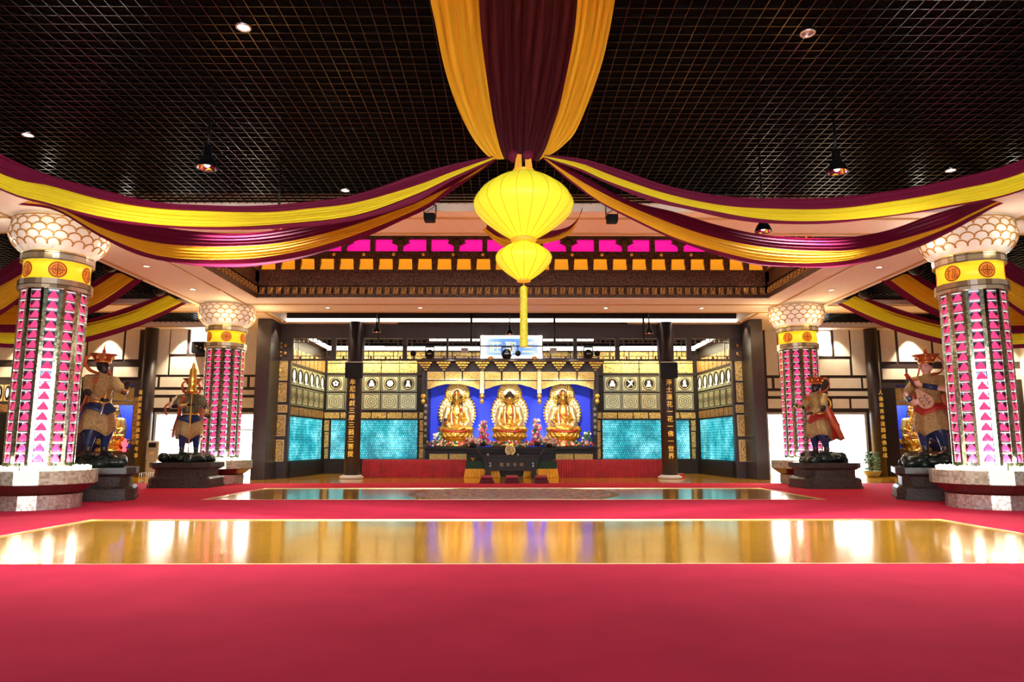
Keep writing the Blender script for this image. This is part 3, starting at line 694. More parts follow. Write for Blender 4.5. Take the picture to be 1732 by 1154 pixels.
for s in (-1, 1):
    xc = [P(v, 650, YB).x for v in ((568.3, 599, 629, 660, 690.5) if s < 0 else (1035.5, 1065.7, 1097, 1127, 1157.5))]
    w = .90
    for i, x in enumerate(xc):
        put_sq(order[s][i], w, zR[635.5]-zR[662.5], t, (x, 0, zR[662.5])); put_sq(-1, w, zR[665.5]-zR[693], t, (x, 0, zR[693]), 'rosette_square')
        for (za, zb_, m) in ((zR[631], zR[615.5], 'carvegold'), (zR[614], zR[609.9] if False else zR[610], 'carvegold')):
            bb = MB(); bb.box(x-.46, x+.46, -.05, 0, za, zb_); bb.build('gold_panel', m, t)
    xl, xr = (P(549, 703, YB).x, P(707, 703, YB).x) if s < 0 else (P(1018, 703, YB).x, P(1176, 703, YB).x)
    for i in range(6):
        a = xl+(xr-xl)*i/6+.03; c = xl+(xr-xl)*(i+1)/6-.03; bb = MB(); bb.box(a, c, -.05, 0, zR[708], zR[698]); bb.build('gold_panel', 'carvegold', t)
    for (pa, pb) in (((549.5, 557.5), (709, 716)) if s < 0 else ((1010, 1017), (1167.5, 1175.5))):
        for (ya, yb) in ((698, 708), (711, 729), (731, 757), (759, 776)):
            x0, x1, z0, z1 = P(pa, ya, YB).x, P(pb, ya, YB).x, Zb(yb), Zb(ya); bb = MB(); bb.box(x0, x1, -.08, 0, z0, z1); bb.build('gold_strip', 'carvegold', t)
    x0, x1 = (P(560, 740, YB).x, P(706, 740, YB).x) if s < 0 else (P(1019, 740, YB).x, P(1165.5, 740, YB).x)
    bb = MB(); bb.box(x0, x1, -.06, 0, zR[776], zR[711]); bb.build('votive_tile_panel', 'cyan', t)
    bb = MB(); x0, x1 = x0-.1, x1+.1
    for q in ((x0, x1, zR[776]-.06, zR[776]), (x0, x1, zR[711], zR[711]+.06), (x0, x0+.1, zR[776], zR[711]), (x1-.1, x1, zR[776], zR[711])): bb.box(q[0], q[1], -.1, 0, q[2], q[3])
    bb.build('panel_frame', 'wood_dark', t)
for s, w in ((-1, 'left'), (1, 'right')):
    t2 = thing('alcove_side_panelling', '%s side wall of the altar alcove with lit arches above a cyan tile panel' % w, 'wall panelling', (s*10.2, YA+.31, 0), s*(-PI/2+.068))
    L = YB-YA-.40                                  # local x runs along depth; front face at local y=0 looks at the hall centre
    d = -s                                          # facing
    X = lambda u: (u if s > 0 else -u)
    # local frame: rot s*-90deg about z: local +x -> world y*(−s)... handled by symmetric placement
    b = MB(); b.box(*sorted((0, -s*L)), 0, .2, 0, zR[600]+.2); b.box(*sorted((0, -s*L)), -.05, 0, zR[635.5], zR[631]); b.box(*sorted((0, -s*L)), -.2, 0, 0, zR[776]-.05); b.build('panel_board', 'wood_dark', t2)
    def U(f): return -s*L*f
    n = 8
    for (za, zb_) in ((zR[631], zR[610]), (zR[708], zR[696])):
        for i in range(n):
            a, c = sorted((U(i/n+.008), U((i+1)/n-.008))); bb = MB(); bb.box(a, c, -.04, 0, za, zb_); bb.build('amber_strip', 'carveamber', t2)
    n = 6
    for i in range(n):
        a, c = sorted((U(i/n+.006), U((i+1)/n-.006))); w_ = c-a; h_ = zR[635.5]-zR[662.5]
        bb = MB(); bb.box(a, c, -.03, 0, zR[662.5], zR[635.5], 'platelit'); xc = (a+c)/2
        T_ = Matrix.Translation((xc, -.04, zR[662.5]+h_*.5)) @ Matrix.Diagonal((1, 1, 1.15, 1)) @ Matrix.Rotation(PI/2, 4, 'X'); bb.torus((0, 0, 0), w_*.4, .022, 'wood_dark', 28, 6, T_); bb.torus((0, 0, 0), w_*.32, .012, 'wood_dark', 28, 6, T_)
        bb.ell((xc, -.05, zR[662.5]+h_*.5), (w_*.13, .02, h_*.3), 'inner'); bb.box(xc-w_*.2, xc+w_*.2, -.06, -.03, zR[662.5]+.1, zR[662.5]+.17, 'inner')
        bb.build('arch_panel', None, t2)
        put_sq(-1, w_, zR[665.5]-zR[693], t2, (xc, 0, zR[693]), 'rosette_square')
    a, c = sorted((U(.02), U(.95))); bb = MB(); bb.box(a, c, -.05, 0, zR[776], zR[711]); bb.build('votive_tile_panel', 'cyan', t2)
# alcove ceiling with lit cove
b = MB(); b.box(-10.3, 10.3, YA+.2, YB+.3, 7.3, 7.4); b.box(-10.3, 10.3, YB-.75, YB, 6.42, 6.5); b.box(-10.25, -9.5, YA+.2, YB, 6.42, 6.5); b.box(9.5, 10.25, YA+.2, YB, 6.42, 6.5); b.box(-9.5, 9.5, YA+.2, YA+.6, 6.6, 7.3)
struct(b.build('ceiling_alcove', 'frieze'))
b = MB(); b.box(-9.6, 9.6, YB-.8, YB-.76, 6.36, 6.58); b.box(-9.5, -9.46, YA+.4, YB-.8, 6.36, 6.56); b.box(9.46, 9.5, YA+.4, YB-.8, 6.36, 6.56); b.box(-4.2, 4.2, YB-1.6, YB-1.5, 6.75, 6.95); b.box(-8.6, -4.6, YB-2.2, YB-2.1, 6.9, 7.0); b.box(4.6, 8.6, YB-2.2, YB-2.1, 6.9, 7.0)
struct(b.build('trim_4', 'cove'))
b = MB()
for s in (-1, 1):
    x0, x1 = sorted((s*10.26, s*10.6)); b.box(x0, x1, YA+.3, YB+.4, 0, 7.4)
b.box(-10.6, 10.6, YB+.21, YB+.4, 0, 7.4); struct(b.build('wall_alcove', 'void'))

# ------------------------------------------------------------------ canopy over the three figures
YC = 35.3
def zC(y): return P(862, y, YC).z
t = thing('altar_canopy', 'carved gold canopy of stepped brackets and panels above the blue backdrop', 'canopy', (0, YC, 0))
xl, xr = P(713, 650, YC).x, P(1012, 650, YC).x; xm = P(863.5, 650, YC).x
b = MB(); b.box(xl, xr, .15, .35, zC(629), zC(609)); b.box(xl, xr, -.05, .3, zC(611), zC(606)); b.box(xl, xr, .05, .2, zC(645), zC(627)); b.box(xl, xr, -.02, .1, zC(630), zC(627.5))
for a, c in ((717, 723), (1004, 1010)): b.box(P(a, 700, YC).x, P(c, 700, YC).x, 0, 1.4, 0, zC(606))
b.build('frame', 'post', t)
o0 = None
for xc in (720, 751, 783, 816, 848, 880, 912, 945, 976, 1007):
    x = P(xc, 618, YC).x
    if o0 is None:
        bb = MB(); H = zC(609)-zC(628)
        for r in range(5):
            n = 5-r; wz = H/5; w = .175
            for k in range(n): bb.cbox(((k-(n-1)/2)*w, -.18+.05*r, H-wz*(r+.5)), (w*.80, .3-.04*r, wz*.66), 'goldpaint')
            bb.cbox((0, -.1, H-wz*(r+1)+.01), (n*w*.95, .2, .02), 'wood_brown')
        o0 = bb.build('bracket', 'carvebright', t, (x, 0, zC(628)))
    else: o = o0.copy(); COL.objects.link(o); o.location.x = x
for a, c in ((723, 751), (753, 781), (783.5, 812), (820, 847), (850.5, 877.5), (881, 908), (916, 944), (946.5, 974.5), (977, 1005)):
    bb = MB(); x0, x1 = P(a, 636, YC).x, P(c, 636, YC).x; bb.box(x0, x1, -.06, .05, zC(643), zC(629.5), 'carvebright')
    for q in ((x0, x1, zC(643), zC(643)+.03), (x0, x1, zC(629.5)-.03, zC(629.5))): bb.box(q[0], q[1], -.075, -.06, q[2], q[3], 'palegold')
    bb.build('gold_panel', None, t)
bays = [(723, 811), (820, 908), (916, 1004)]
for a, c in bays:
    x0, x1 = P(a, 650, YC).x, P(c, 650, YC).x; bb = MB(); zt = zC(645); zb_ = zC(650); zz2 = zC(658.5); n = 24; top = []; bot = []
    for i in range(n+1):
        u = i/n; e = min(u, 1-u); q = max(0, 1-e/.36); top.append((x0+(x1-x0)*u, zt)); bot.append((x0+(x1-x0)*u, zb_-(zb_-zz2)*(q**1.3)-.03*abs(math.sin(u*18))*q))
    for i in range(n): bb.poly([bot[i], bot[i+1], top[i+1], top[i]], .12)
    bb.build('arched_valance', 'carvebright', t, (0, -.06, 0))
for a, w in ((815.5, .2), (912, .2), (717, .16), (1009, .16)):
    x = P(a, 650, YC).x; bb = MB(); zt, z1 = zC(629), zC(666)
    bb.box(x-w/2, x+w/2, -.2, -.02, z1, zt, 'palegold' if w > .18 else 'post')
    bb.lathe([(.05, 0), (.11, .06), (.13, .14), (.08, .22), (.05, .26)], 14, 'gold', True, Matrix.Translation((x, -.11, z1-.26)))
    bb.lathe([(.02, -.26), (.09, -.2), (.11, -.12), (.07, -.04), (.03, 0)], 14, 'gold', True, Matrix.Translation((x, -.11, z1-.26)))
    bb.build('hanging_post', None, t)
for s, pa in ((-1, 720), (1, 1006)):
    x = P(pa, 700, YC).x; bb = MB(); bb.box(x-.11, x+.11, -.05, .02, zC(752), zC(676)); bb.build('couplet_board', 'wood_dark', t)
    text('inscription', '佛光普照法界' if s < 0 else '心慈悲喜捨', (x, -.065, zC(712)), .15, 'grey', t, .3)
# blue backdrop
x0, x1 = P(722, 700, 36.9).x, P(1006, 700, 36.9).x
b = MB(); b.box(x0-.02, x1+.02, 37.0, 37.05, 1.0, 6.0); o = b.build('blue_backdrop', 'blue'); tag(o, 'bright ultramarine blue backdrop behind the three seated gold figures', 'backdrop')

# ------------------------------------------------------------------ seated gold figures
def petals_ring(b, r, z, n, w, h, out, m=None, a0=0, down=False, th=.03):
    for i in range(n):
        a = a0+2*PI*i/n; T_ = Matrix.Rotation(a, 4, 'Z') @ Matrix.Translation((r, 0, z)) @ Matrix.Rotation(out if not down else PI-out, 4, 'Y')
        b.ell((0, 0, h/2), (th, w/2, h/2), m, 8, None, T_)
def lotus_throne(parent, z0=0, s=1.0):
    b = MB(); b.lathe([(.80*s, 0), (.84*s, .05*s), (.80*s, .12*s), (.66*s, .17*s), (.56*s, .24*s), (.60*s, .32*s), (.70*s, .36*s), (.72*s, .56*s), (.70*s, .62*s)], 36)
    petals_ring(b, .63*s, z0+.36*s, 18, .24*s, .28*s, .45, None, 0, False, .05*s); petals_ring(b, .68*s, z0+.36*s, 18, .24*s, .20*s, .75, None, PI/18, False, .05*s)
    petals_ring(b, .70*s, z0+.22*s, 18, .24*s, .20*s, .6, None, 0, True, .04*s)
    for i in range(26): a = 2*PI*i/26; b.ell((.72*s*math.cos(a), .72*s*math.sin(a), .62*s), .03*s, None, 6)
    b.build('lotus_throne', 'gold', parent)
def halo(parent, z0):
    t = MB(); pts = []
    def outline(k):
        o = []
        n = 72
        for i in range(n+1):
            a = -PI*.5+2*PI*i/n; x, z = math.cos(a), math.sin(a)
            body = (.92*k*x, 1.02+.98*k*z); o.append(body)
        return o
    y = .42
    for (cx, cz, r1, sc) in ((0, 1.0, .90, 1.08), (0, 1.93, .56, 1.0)):
        T_ = Matrix.Translation((0, y, z0+cz)) @ Matrix.Diagonal((1, 1, sc, 1)) @ Matrix.Rotation(PI/2, 4, 'X')
        t.lathe([(r1, -.03), (r1, .03)], 48, 'palegold', False, T_)
        for q in (.62, .8, .97): t.torus((0, 0, .04), r1*q, .025, 'gold', 48, 6, T_)
        for i in range(40):
            a = 2*PI*i/40; t.ell((r1*1.02*math.cos(a), y, z0+cz+sc*r1*1.02*math.sin(a)), (.06, .04, .08), 'gold', 6, (0, -a+PI/2, 0))
        for i in range(26): a = 2*PI*i/26; t.ell((r1*.88*math.cos(a), y-.05, z0+cz+sc*r1*.88*math.sin(a)), (.045, .03, .045), 'carvegold', 6)
        for i in range(22): a = 2*PI*i/22; t.ell((r1*.7*math.cos(a), y-.05, z0+cz+sc*r1*.7*math.sin(a)), (.04, .03, .04), 'gold', 6)
    t.build('halo', None, parent)
def hand_prims(w, d, n, s=1.0, curl=.5, side=1):     # wrist, pointing direction, palm normal
    w = Vector(w); d = Vector(d).normalized(); n = Vector(n); n = (n-d*n.dot(d)).normalized(); u = d.cross(n)*side; P_ = []
    L = .085*s; P_.append(('c', w, w+d*L*.8, .03*s, .034*s)); P_.append(('c', w+d*L*.5+u*.022*s, w+d*L+u*.03*s, .022*s, .02*s)); P_.append(('c', w+d*L*.5-u*.022*s, w+d*L-u*.03*s, .022*s, .02*s))
    for i, k in enumerate((-.036, -.012, .012, .036)):
        ln = (.055, .065, .062, .05)[i]*s; a = w+d*L+u*k*s; b_ = a+(d*math.cos(curl*.6)+n*math.sin(curl*.6))*ln*.6; c = b_+(d*math.cos(curl*1.6)+n*math.sin(curl*1.6))*ln*.55
        P_ += [('c', a, b_, .0105*s, .0095*s), ('c', b_, c, .0095*s, .008*s)]
    a = w+d*L*.3-u*.034*s; b_ = a+(d*.6-u*.7+n*.3).normalized()*.04*s; P_ += [('c', a, b_, .013*s, .011*s), ('c', b_, b_+(d*.9+n*.4).normalized()*.035*s, .011*s, .009*s)]
    return P_
def seated(t, z0, kind, s=1.0):                     # crossed-leg figure facing -Y
    g = Vector((0, 0, z0))
    def V(x, y, z): return Vector((x*s*(.83 if z < .5 else .83+.17*min(1, (z-.5)/.5)), y*s, z*s+z0))
    pr = [('e', V(0, .05, .16), (.34*s, .3*s, .18*s)), ('e', V(0, .06, .42), (.24*s, .17*s, .28*s)), ('e', V(0, .05, .66), (.30*s, .17*s, .20*s)), ('e', V(0, .04, .80), (.26*s, .13*s, .10*s)),
          ('c', V(-.2, .02, .14), V(-.58, -.22, .10), .16*s, .12*s), ('c', V(.2, .02, .14), V(.58, -.22, .10), .16*s, .12*s),
          ('c', V(-.58, -.22, .10), V(.16, -.46, .09), .11*s, .075*s), ('c', V(.58, -.22, .10), V(-.10, -.36, .15), .11*s, .075*s),
          ('c', V(.16, -.46, .09), V(.34, -.42, .16), .06*s, .04*s), ('c', V(-.10, -.36, .15), V(-.32, -.36, .21), .06*s, .04*s),
          ('c', V(0, .04, .84), V(0, .02, .98), .085*s, .075*s),
          ('c', V(-.30, .05, .76), V(-.44, .02, .42), .11*s, .085*s), ('c', V(.30, .05, .76), V(.44, .02, .42), .11*s, .085*s)]
    if kind == 'centre':
        pr += [('c', V(-.44, .02, .42), V(-.16, -.28, .27), .085*s, .05*s), ('c', V(.44, .02, .42), V(.16, -.28, .27), .085*s, .05*s)]
        pr += hand_prims(V(-.14, -.29, .27), (1, -.15, -.05), (0, 0, 1), s*1.25, .3, -1)+hand_prims(V(.14, -.29, .30), (-1, -.15, -.05), (0, 0, 1), s*1.25, .3, 1)
    else:
        pr += [('c', V(-.44, .02, .42), V(-.40, -.30, .34), .085*s, .05*s), ('c', V(.44, .02, .42), V(.20, -.24, .42), .085*s, .05*s)]
        pr += hand_prims(V(-.40, -.31, .34), (.3, -1, -.2), (0, 0, 1), s*1.2, .5, -1)+hand_prims(V(.19, -.25, .43), (-.2, -.3, 1), (0, -1, 0), s*1.2, .6, 1)
    # head: skull, jaw, nose, ears
    pr += [('e', V(0, .03, 1.13), (.135*s, .15*s, .165*s)), ('e', V(0, -.02, 1.06), (.11*s, .11*s, .10*s)), ('e', V(0, -.13, 1.10), (.02*s, .028*s, .04*s)),
           ('e', V(-.14, .03, 1.08), (.02*s, .04*s, .09*s)), ('e', V(.14, .03, 1.08), (.02*s, .04*s, .09*s)), ('e', V(0, -.118, 1.165), (.1*s, .03*s, .014*s))]
    blob('body', pr, 'gold', t, .022*s, 3)
    f = MB()
    for k in (-1, 1): f.ell(V(k*.05, -.118, 1.135), (.028*s, .008*s, .006*s), 'hair', 8); f.ell(V(k*.05, -.122, 1.165), (.035*s, .008*s, .004*s), 'hair', 8)
    f.ell(V(0, -.128, 1.045), (.03*s, .01*s, .008*s), 'redlac', 8); f.build('face', None, t)
    if kind == 'centre':
        h = MB(); h.ell(V(0, .04, 1.19), (.15*s, .165*s, .14*s)); h.ell(V(0, .04, 1.32), (.085*s, .09*s, .08*s))
        for i in range(60):
            a = i*2.4; q = (i+.5)/60; z = q; rr = math.sqrt(1-z*z); h.ell(V(.15*rr*math.cos(a), .04+.165*rr*math.sin(a), 1.19+.14*z), .022*s, None, 6)
        h.build('hair', 'bronzehair', t)
    else:
        h = MB(); h.ell(V(0, .05, 1.18), (.15*s, .15*s, .14*s), 'hair'); h.ell(V(0, .06, 1.36), (.08*s, .08*s, .09*s), 'hair'); h.torus(V(0, .03, 1.22), .145*s, .02*s, 'gold', 24, 6)
        for i in range(5): a = -PI/2+(i-2)*.5; h.ell(V(.14*math.cos(a), .03+.15*math.sin(a), 1.31), (.04*s, .02*s, .10*s), 'redcrown' if i % 2 else 'gold', 8, (0, 0, a+PI/2))
        for k in (-1, 1): h.tube([V(k*.12, .08, 1.12), V(k*.19, .06, .92), V(k*.21, .0, .72)], .03*s, 'hair')
        h.build('crown_and_hair', None, t)
    # robe: shoulder shawl, lapels, sleeves, red lining, knee drape
    pr = []
    for k in (-1, 1):
        pr += [('c', V(k*.12, .08, .88), V(k*.32, .07, .78), .07*s, .12*s), ('c', V(k*.32, .06, .78), V(k*.47, .04, .42), .125*s, .115*s), ('c', V(k*.47, .02, .42), V(k*.36, -.14, .24), .11*s, .10*s), ('c', V(k*.47, .02, .40), V(k*.52, -.02, .2), .10*s, .08*s),
               ('c', V(k*.15, -.04, .86), V(k*.2, -.12, .55), .045*s, .05*s), ('c', V(k*.2, -.12, .55), V(k*.16, -.16, .26), .05*s, .06*s)]
    blob('robe', pr, 'palegold' if kind != 'left' else 'palegold', t, .026*s, 4)
    r = MB()
    for k in (-1, 1): r.tube([V(k*.42, -.14, .22), V(k*.30, -.26, .16), V(k*.12, -.32, .2)], .05*s, 'redlac'); r.tube([V(k*.09, -.09, .88), V(k*.13, -.17, .60), V(k*.10, -.2, .34)], .016*s, 'redlac')
    r.tube([V(-.17, -.12, .78), V(0, -.2, .5), V(.14, -.2, .36)], .02*s, 'gold'); r.tube([V(-.55, -.36, .1), V(-.1, -.50, .02), V(.3, -.50, .03), V(.56, -.34, .1)], .03*s, 'redlac')
    if kind != 'centre':
        for k in range(7): a = PI*k/6; r.ell(V(-.16*math.cos(a), -.17, .72-.14*math.sin(a)), .022*s, 'gold', 6)
    r.build('robe_lining', None, t)
    if kind == 'left': b = MB(); b.ell(V(-.40, -.42, .42), (.07*s, .07*s, .06*s), 'hair'); b.rod(V(.16, -.32, .45), V(.18, -.3, .72), .012*s, 'gold'); b.ell(V(.18, -.3, .75), (.05*s, .03*s, .07*s), 'redlac'); b.build('held_flower', None, t)
    if kind == 'right': b = MB(); b.ell(V(-.38, -.42, .46), (.06*s, .06*s, .07*s), 'gold'); b.build('held_vase', None, t)
YBd = 36.0; zb0 = P(862, 756, YBd).z
for px, kind, lab in ((862, 'centre', 'gold seated figure in the middle of the three on the altar, plain dark hair knot'), (772, 'left', 'crowned gold seated figure on the left side of the altar'), (952.5, 'right', 'crowned gold seated figure on the right side of the altar')):
    t = thing('seated_deity_statue', lab, 'statue', (P(px, 730, YBd).x, YBd, zb0), 0, 'three gold seated figures on the altar')
    lotus_throne(t, 0, 1.12); seated(t, .70, kind, 1.5); 
    halo(t, .72)
# altar counter under them
def zT(y, Y): return P(862, y, Y).z
t = thing('altar_counter', 'dark carved altar counter carrying the three gold figures', 'altar', (0, 35.0, 0))
x0, x1 = P(719, 760, 35).x, P(1010, 760, 35).x; zt = zb0
b = MB(); b.box(x0, x1, .1, 1.95, 0, zt-.12); b.build('body', 'wood_dark', t)
b = MB(); b.box(x0-.05, x1+.05, -.05, 1.98, zt-.13, zt); b.box(x0, x1, .0, 1.9, zt-.2, zt-.13); b.build('top', 'wood_dark', t, bevel=.02)
xa, xb = P(790, 770, 34.4).x, P(938, 770, 34.4).x
b = MB(); b.box(xa, xb, -.6, .1, 0, zt-.14); b.box(xa-.08, xb+.08, -.68, .1, zt-.16, zt-.03); b.box(xa-.03, xb+.03, -.63, .1, zt-.34, zt-.28); b.build('middle_section', 'wood_dark', t, bevel=.02)
for a, c in ((726, 757), (760, 789), (940, 970), (972, 1003)):
    xx, yy, z0, z1 = P(a, 772, 35).x, P(c, 772, 35).x, zT(778, 35), zT(768, 35); bb = MB(); bb.box(xx, yy, .05, .1, z0, z1); bb.build('gold_panel', 'carvebright', t)
# ------------------------------------------------------------------ flowers
FM = ['f_pink', 'f_red', 'f_white', 'f_orange', 'f_mag']
def bloom(b, c, r, m, rnd):
    b.ell(c, r*.5, m, 6)
    for i in range(5):
        a = rnd.random()+i*1.256; b.ell((c[0]+r*.6*math.cos(a), c[1]-r*.2, c[2]+r*.6*math.sin(a)), (r*.5, r*.3, r*.5), m, 6)
def flowers(b, spots, r, cols, rnd, leaf=.5):
    for c in spots:
        bloom(b, c, r*(.7+.6*rnd.random()), cols[rnd.randrange(len(cols))], rnd)
        if rnd.random() < leaf: b.ell((c[0]+rnd.uniform(-r, r), c[1]+.03, c[2]-r), (r*.7, .02, r*.4), 'leaf', 6, (0, rnd.uniform(-1, 1), 0))
rn = random.Random(3); b = MB(); sp = []
x = P(723, 755, 35.1).x
while x < P(1003, 755, 35.1).x: sp += [(x, 35.1+rn.uniform(-.05, .15), zt+.06+rn.uniform(0, .22)) for _ in range(4)]; x += .085
flowers(b, sp, .05, ['f_red', 'f_orange', 'f_pink', 'f_red', 'leaf', 'leaf', 'f_white'], rn, 1); o = b.build('flower_garland'); tag(o, 'low garland of red and peach flowers along the altar edge', 'flowers', kind='stuff')
def bouquet(px, py0, py1, Y, wpx, label, cols, n, vase=True, group=None, tower=False):
    bx = P(px, py1, Y).x; z0 = zt+(.02 if Y > 34.9 else -.03); t = thing('flower_arrangement', label, 'flowers', (bx, Y, z0), 0, group)
    H = P(px, py0, Y).z-z0; w = wpx*Y/1200/2; rnd = random.Random(int(px)); sp = []
    vh = .22 if vase else .05
    b = MB(); b.lathe([(.10, 0), (.15, .06), (.13, vh*.7), (.09, vh), (.1, vh+.02)], 16); b.build('vase', 'wood_dark' if vase else 'gold', t)
    for i in range(int(n*2)):
        a = rnd.random()*2*PI; q = rnd.random()**.5; h = rnd.random(); ww = w*(1-.45*h if tower else math.sqrt(max(.1, 1-(h-.4)**2)))
        sp.append((ww*q*math.cos(a), .5*ww*q*math.sin(a), vh+(H-vh)*h))
    b = MB(); flowers(b, sp, .055, cols, rnd, .9)
    for c in sp[::3]: b.rod((0, 0, vh*.6), c, .008, 'leaf', 5)
    b.build('blooms', None, t); return t
bouquet(817, 713, 752, 35.15, 20, 'tall column of pink and magenta flowers left of the middle gold figure', ['f_mag', 'f_pink', 'f_orange', 'leaf', 'f_white'], 60, tower=True)
bouquet(908, 709, 752, 35.15, 20, 'tall column of pink flowers with pale sprigs right of the middle gold figure', ['f_mag', 'f_pink', 'f_orange', 'leaf', 'f_white'], 60, tower=True)
bouquet(799, 742, 760, 34.6, 26, 'round bunch of cream and red flowers at the left front of the altar', ['f_white', 'f_white', 'f_orange', 'f_red'], 50)
bouquet(929, 741, 760, 34.6, 26, 'round bunch of cream and red flowers at the right front of the altar', ['f_white', 'f_white', 'f_orange', 'f_red'], 50)
bouquet(740, 733, 755, 35.2, 16, 'small spray of white flowers at the left end of the altar', ['f_white', 'white', 'leaf'], 26, False)
bouquet(993, 731, 755, 35.2, 15, 'loose sprig of small white flowers at the right end of the altar', ['f_white', 'leaf', 'leaf'], 22, False)
bouquet(882, 752, 765, 34.5, 24, 'low bunch of cream roses right of the round gold medallion', ['f_white', 'f_white', 'f_orange', 'leaf'], 26, False)

# ------------------------------------------------------------------ offering table with its lettered front
YT = 32.2
def pt(x, y, Y=YT): v = P(x, y, Y); return v.x, v.z
t = thing('offering_table', 'dark carved offering table with upturned ends and number 2 tags in front of the altar', 'table', (0, YT, 0))
zt2 = pt(862, 771)[1]; b = MB()
b.box(pt(814, 771)[0], pt(913, 771)[0], 0, .75, zt2-.07, zt2)
for s in (-1, 1):
    cx = pt(864, 771)[0]; e = pt(913, 771)[0]-cx; T_ = Matrix.Translation((cx, 0, 0)) @ Matrix.Diagonal((s, 1, 1, 1))
    b.poly([(e-.1, zt2-.07), (e+.02, zt2-.05), (e+.28, zt2+.24), (e+.18, zt2+.26), (e-.02, zt2)], .75, None, T_)
b.build('top', 'wood_brown' if 0 else 'wood_dark', t, bevel=.01)
b = MB(); xa, za = pt(816, 775); xb, _ = pt(912, 775); zc_ = pt(862, 797)[1]
b.poly([(xa, za+.05), (xa+.12, zc_+.05), (xa+.3, zc_), (xb-.3, zc_), (xb-.12, zc_+.05), (xb, za+.05)], .06, None, Matrix.Translation((0, .05, 0))); b.build('apron', 'wood_dark', t)
for a, c in ((820, 828), (900, 908)):
    for yy in (.06, .62):
        b = MB(); xa = pt(a, 800)[0]; xc = pt(c, 800)[0]; b.poly([(xa-.02, zc_+.1), (xa+.03, .3), (xa-.03, .1), (xa, 0), (xc, 0), (xc+.03, .1), (xc-.03, .3), (xc+.02, zc_+.1)], .1, None, Matrix.Translation((0, yy, 0))); b.build('leg', 'wood_dark', t)
for a in (829, 901.5):
    b = MB(); x, z = pt(a, 786); b.box(x-.11, x+.11, .04, .05, z-.13, z+.13); b.build('number_tag', 'black', t); text('number', '2', (x, .03, z), .18, 'white', t)
x, z = pt(864.5, 786); 
for ch, a in zip('龍會有緣', (848.5, 859.5, 871, 882)): text('character', ch, (pt(a, 786)[0], .045, z), .17, 'dullgold', t)
t = thing('gold_medallion', 'round gold medallion disc standing at the centre of the offering table', 'medallion', (P(863, 767, YT+.2).x, YT+.2, zt2))
b = MB(); T_ = Matrix.Translation((0, 0, .24)) @ Matrix.Rotation(PI/2, 4, 'X'); b.lathe([(.21, -.02), (.21, .02)], 32, 'carvegold_fine', False, T_); b.torus((0, 0, 0), .21, .025, 'palegold', 32, 8, T_); b.build('disc', None, t)
b = MB(); b.lathe([(.12, 0), (.1, .03), (.04, .06)], 16); b.build('foot', 'wood_dark', t)
# kneelers
t0 = None
for px, w in ((823, 'left'), (866, 'middle'), (916, 'right')):
    x = P(px, 819, 27.75).x; lab = 'dark red kneeling stool, %s of the three before the offering table' % w
    if t0 is None:
        t0 = thing('kneeling_stool', lab, 'kneeler', (x, 27.95, 0.0), 0, 'kneeling stools')
        b = MB(); b.add([(-.30, -.2, .02), (.30, -.2, .02), (.30, .25, .02), (-.30, .25, .02), (-.22, -.12, .2), (.22, -.12, .2), (.22, .22, .26), (-.22, .22, .26)], [(0,3,2,1),(4,5,6,7),(0,1,5,4),(1,2,6,5),(2,3,7,6),(3,0,4,7)]); b.build('body', 'kneel', t0, bevel=.02)
        b = MB(); b.add([(-.24, -.14, .2), (.24, -.14, .2), (.24, .24, .26), (-.24, .24, .26), (-.22, -.12, .26), (.22, -.12, .26), (.22, .22, .32), (-.22, .22, .32)], [(0,3,2,1),(4,5,6,7),(0,1,5,4),(1,2,6,5),(2,3,7,6),(3,0,4,7)]); b.build('cushion', 'kneeltop', t0, bevel=.03)
    else: dup(t0, (x, 27.95, 0), 0, lab)
# red skirted tables
def pleats(b, x0, x1, y, z0, z1, n, amp, m=None, flare=0):
    rows = []
    for k in range(7):
        u = k/6; z = z1+(z0-z1)*u; row = []
        for i in range(n*4+1):
            v = i/(n*4); a = amp*(.35+.65*u)*math.sin(v*n*2*PI+.6*math.sin(v*37)); row.append(Vector((x0+(x1-x0)*v+flare*u*(v-.5), y-a-.04*u, z)))
        rows.append(row)
    b.grid(rows, m)
for s, w in ((-1, 'left'), (1, 'right')):
    xa, xb = (P(612, 790, 33).x, P(789, 790, 33).x) if s < 0 else (P(938, 790, 33).x, P(1121, 790, 33).x)
    zt3 = P(862, 778, 33).z
    t = thing('skirted_table', 'long table under a pleated red satin skirt on the %s side of the altar' % w, 'table', ((xa+xb)/2, 33.1, 0), 0, 'red skirted tables')
    hw = (xb-xa)/2; b = MB(); b.box(-hw, hw, 0, .7, zt3-.04, zt3); b.build('tabletop', 'red_cloth', t)
    b = MB(); b.box(-hw+.05, hw-.05, .05, .66, 0, zt3-.04); b.build('frame', 'black', t)
    b = MB(); pleats(b, -hw, hw, -.02, .01, zt3, 46, .05); b.build('table_skirt', 'red_cloth', t)
for s, w in ((-1, 'left'), (1, 'right')):
    xa, xb = (P(787, 795, 32.6).x, P(843, 795, 32.6).x) if s < 0 else (P(888, 795, 32.6).x, P(943, 795, 32.6).x)
    t = thing('draped_desk', 'desk draped in green over saffron cloth behind the %s end of the offering table' % w, 'desk', ((xa+xb)/2, 32.98, 0), 0, 'draped desks')
    hw = (xb-xa)/2; z1, z2 = P(862, 780, 32.9).z, P(862, 793, 32.9).z; b = MB(); b.box(-hw, hw, 0, .09, z2-.02, z1); b.build('green_cover', 'green_cloth', t)
    b = MB(); pleats(b, -hw-.02, hw+.02, 0.0, .01, z2, 12, .03, None, .14); o = b.build('saffron_cloth', 'saffron', t)
    b = MB(); b.box(-hw, hw, .02, .09, 0, z2); b.build('frame', 'wood_dark', t)
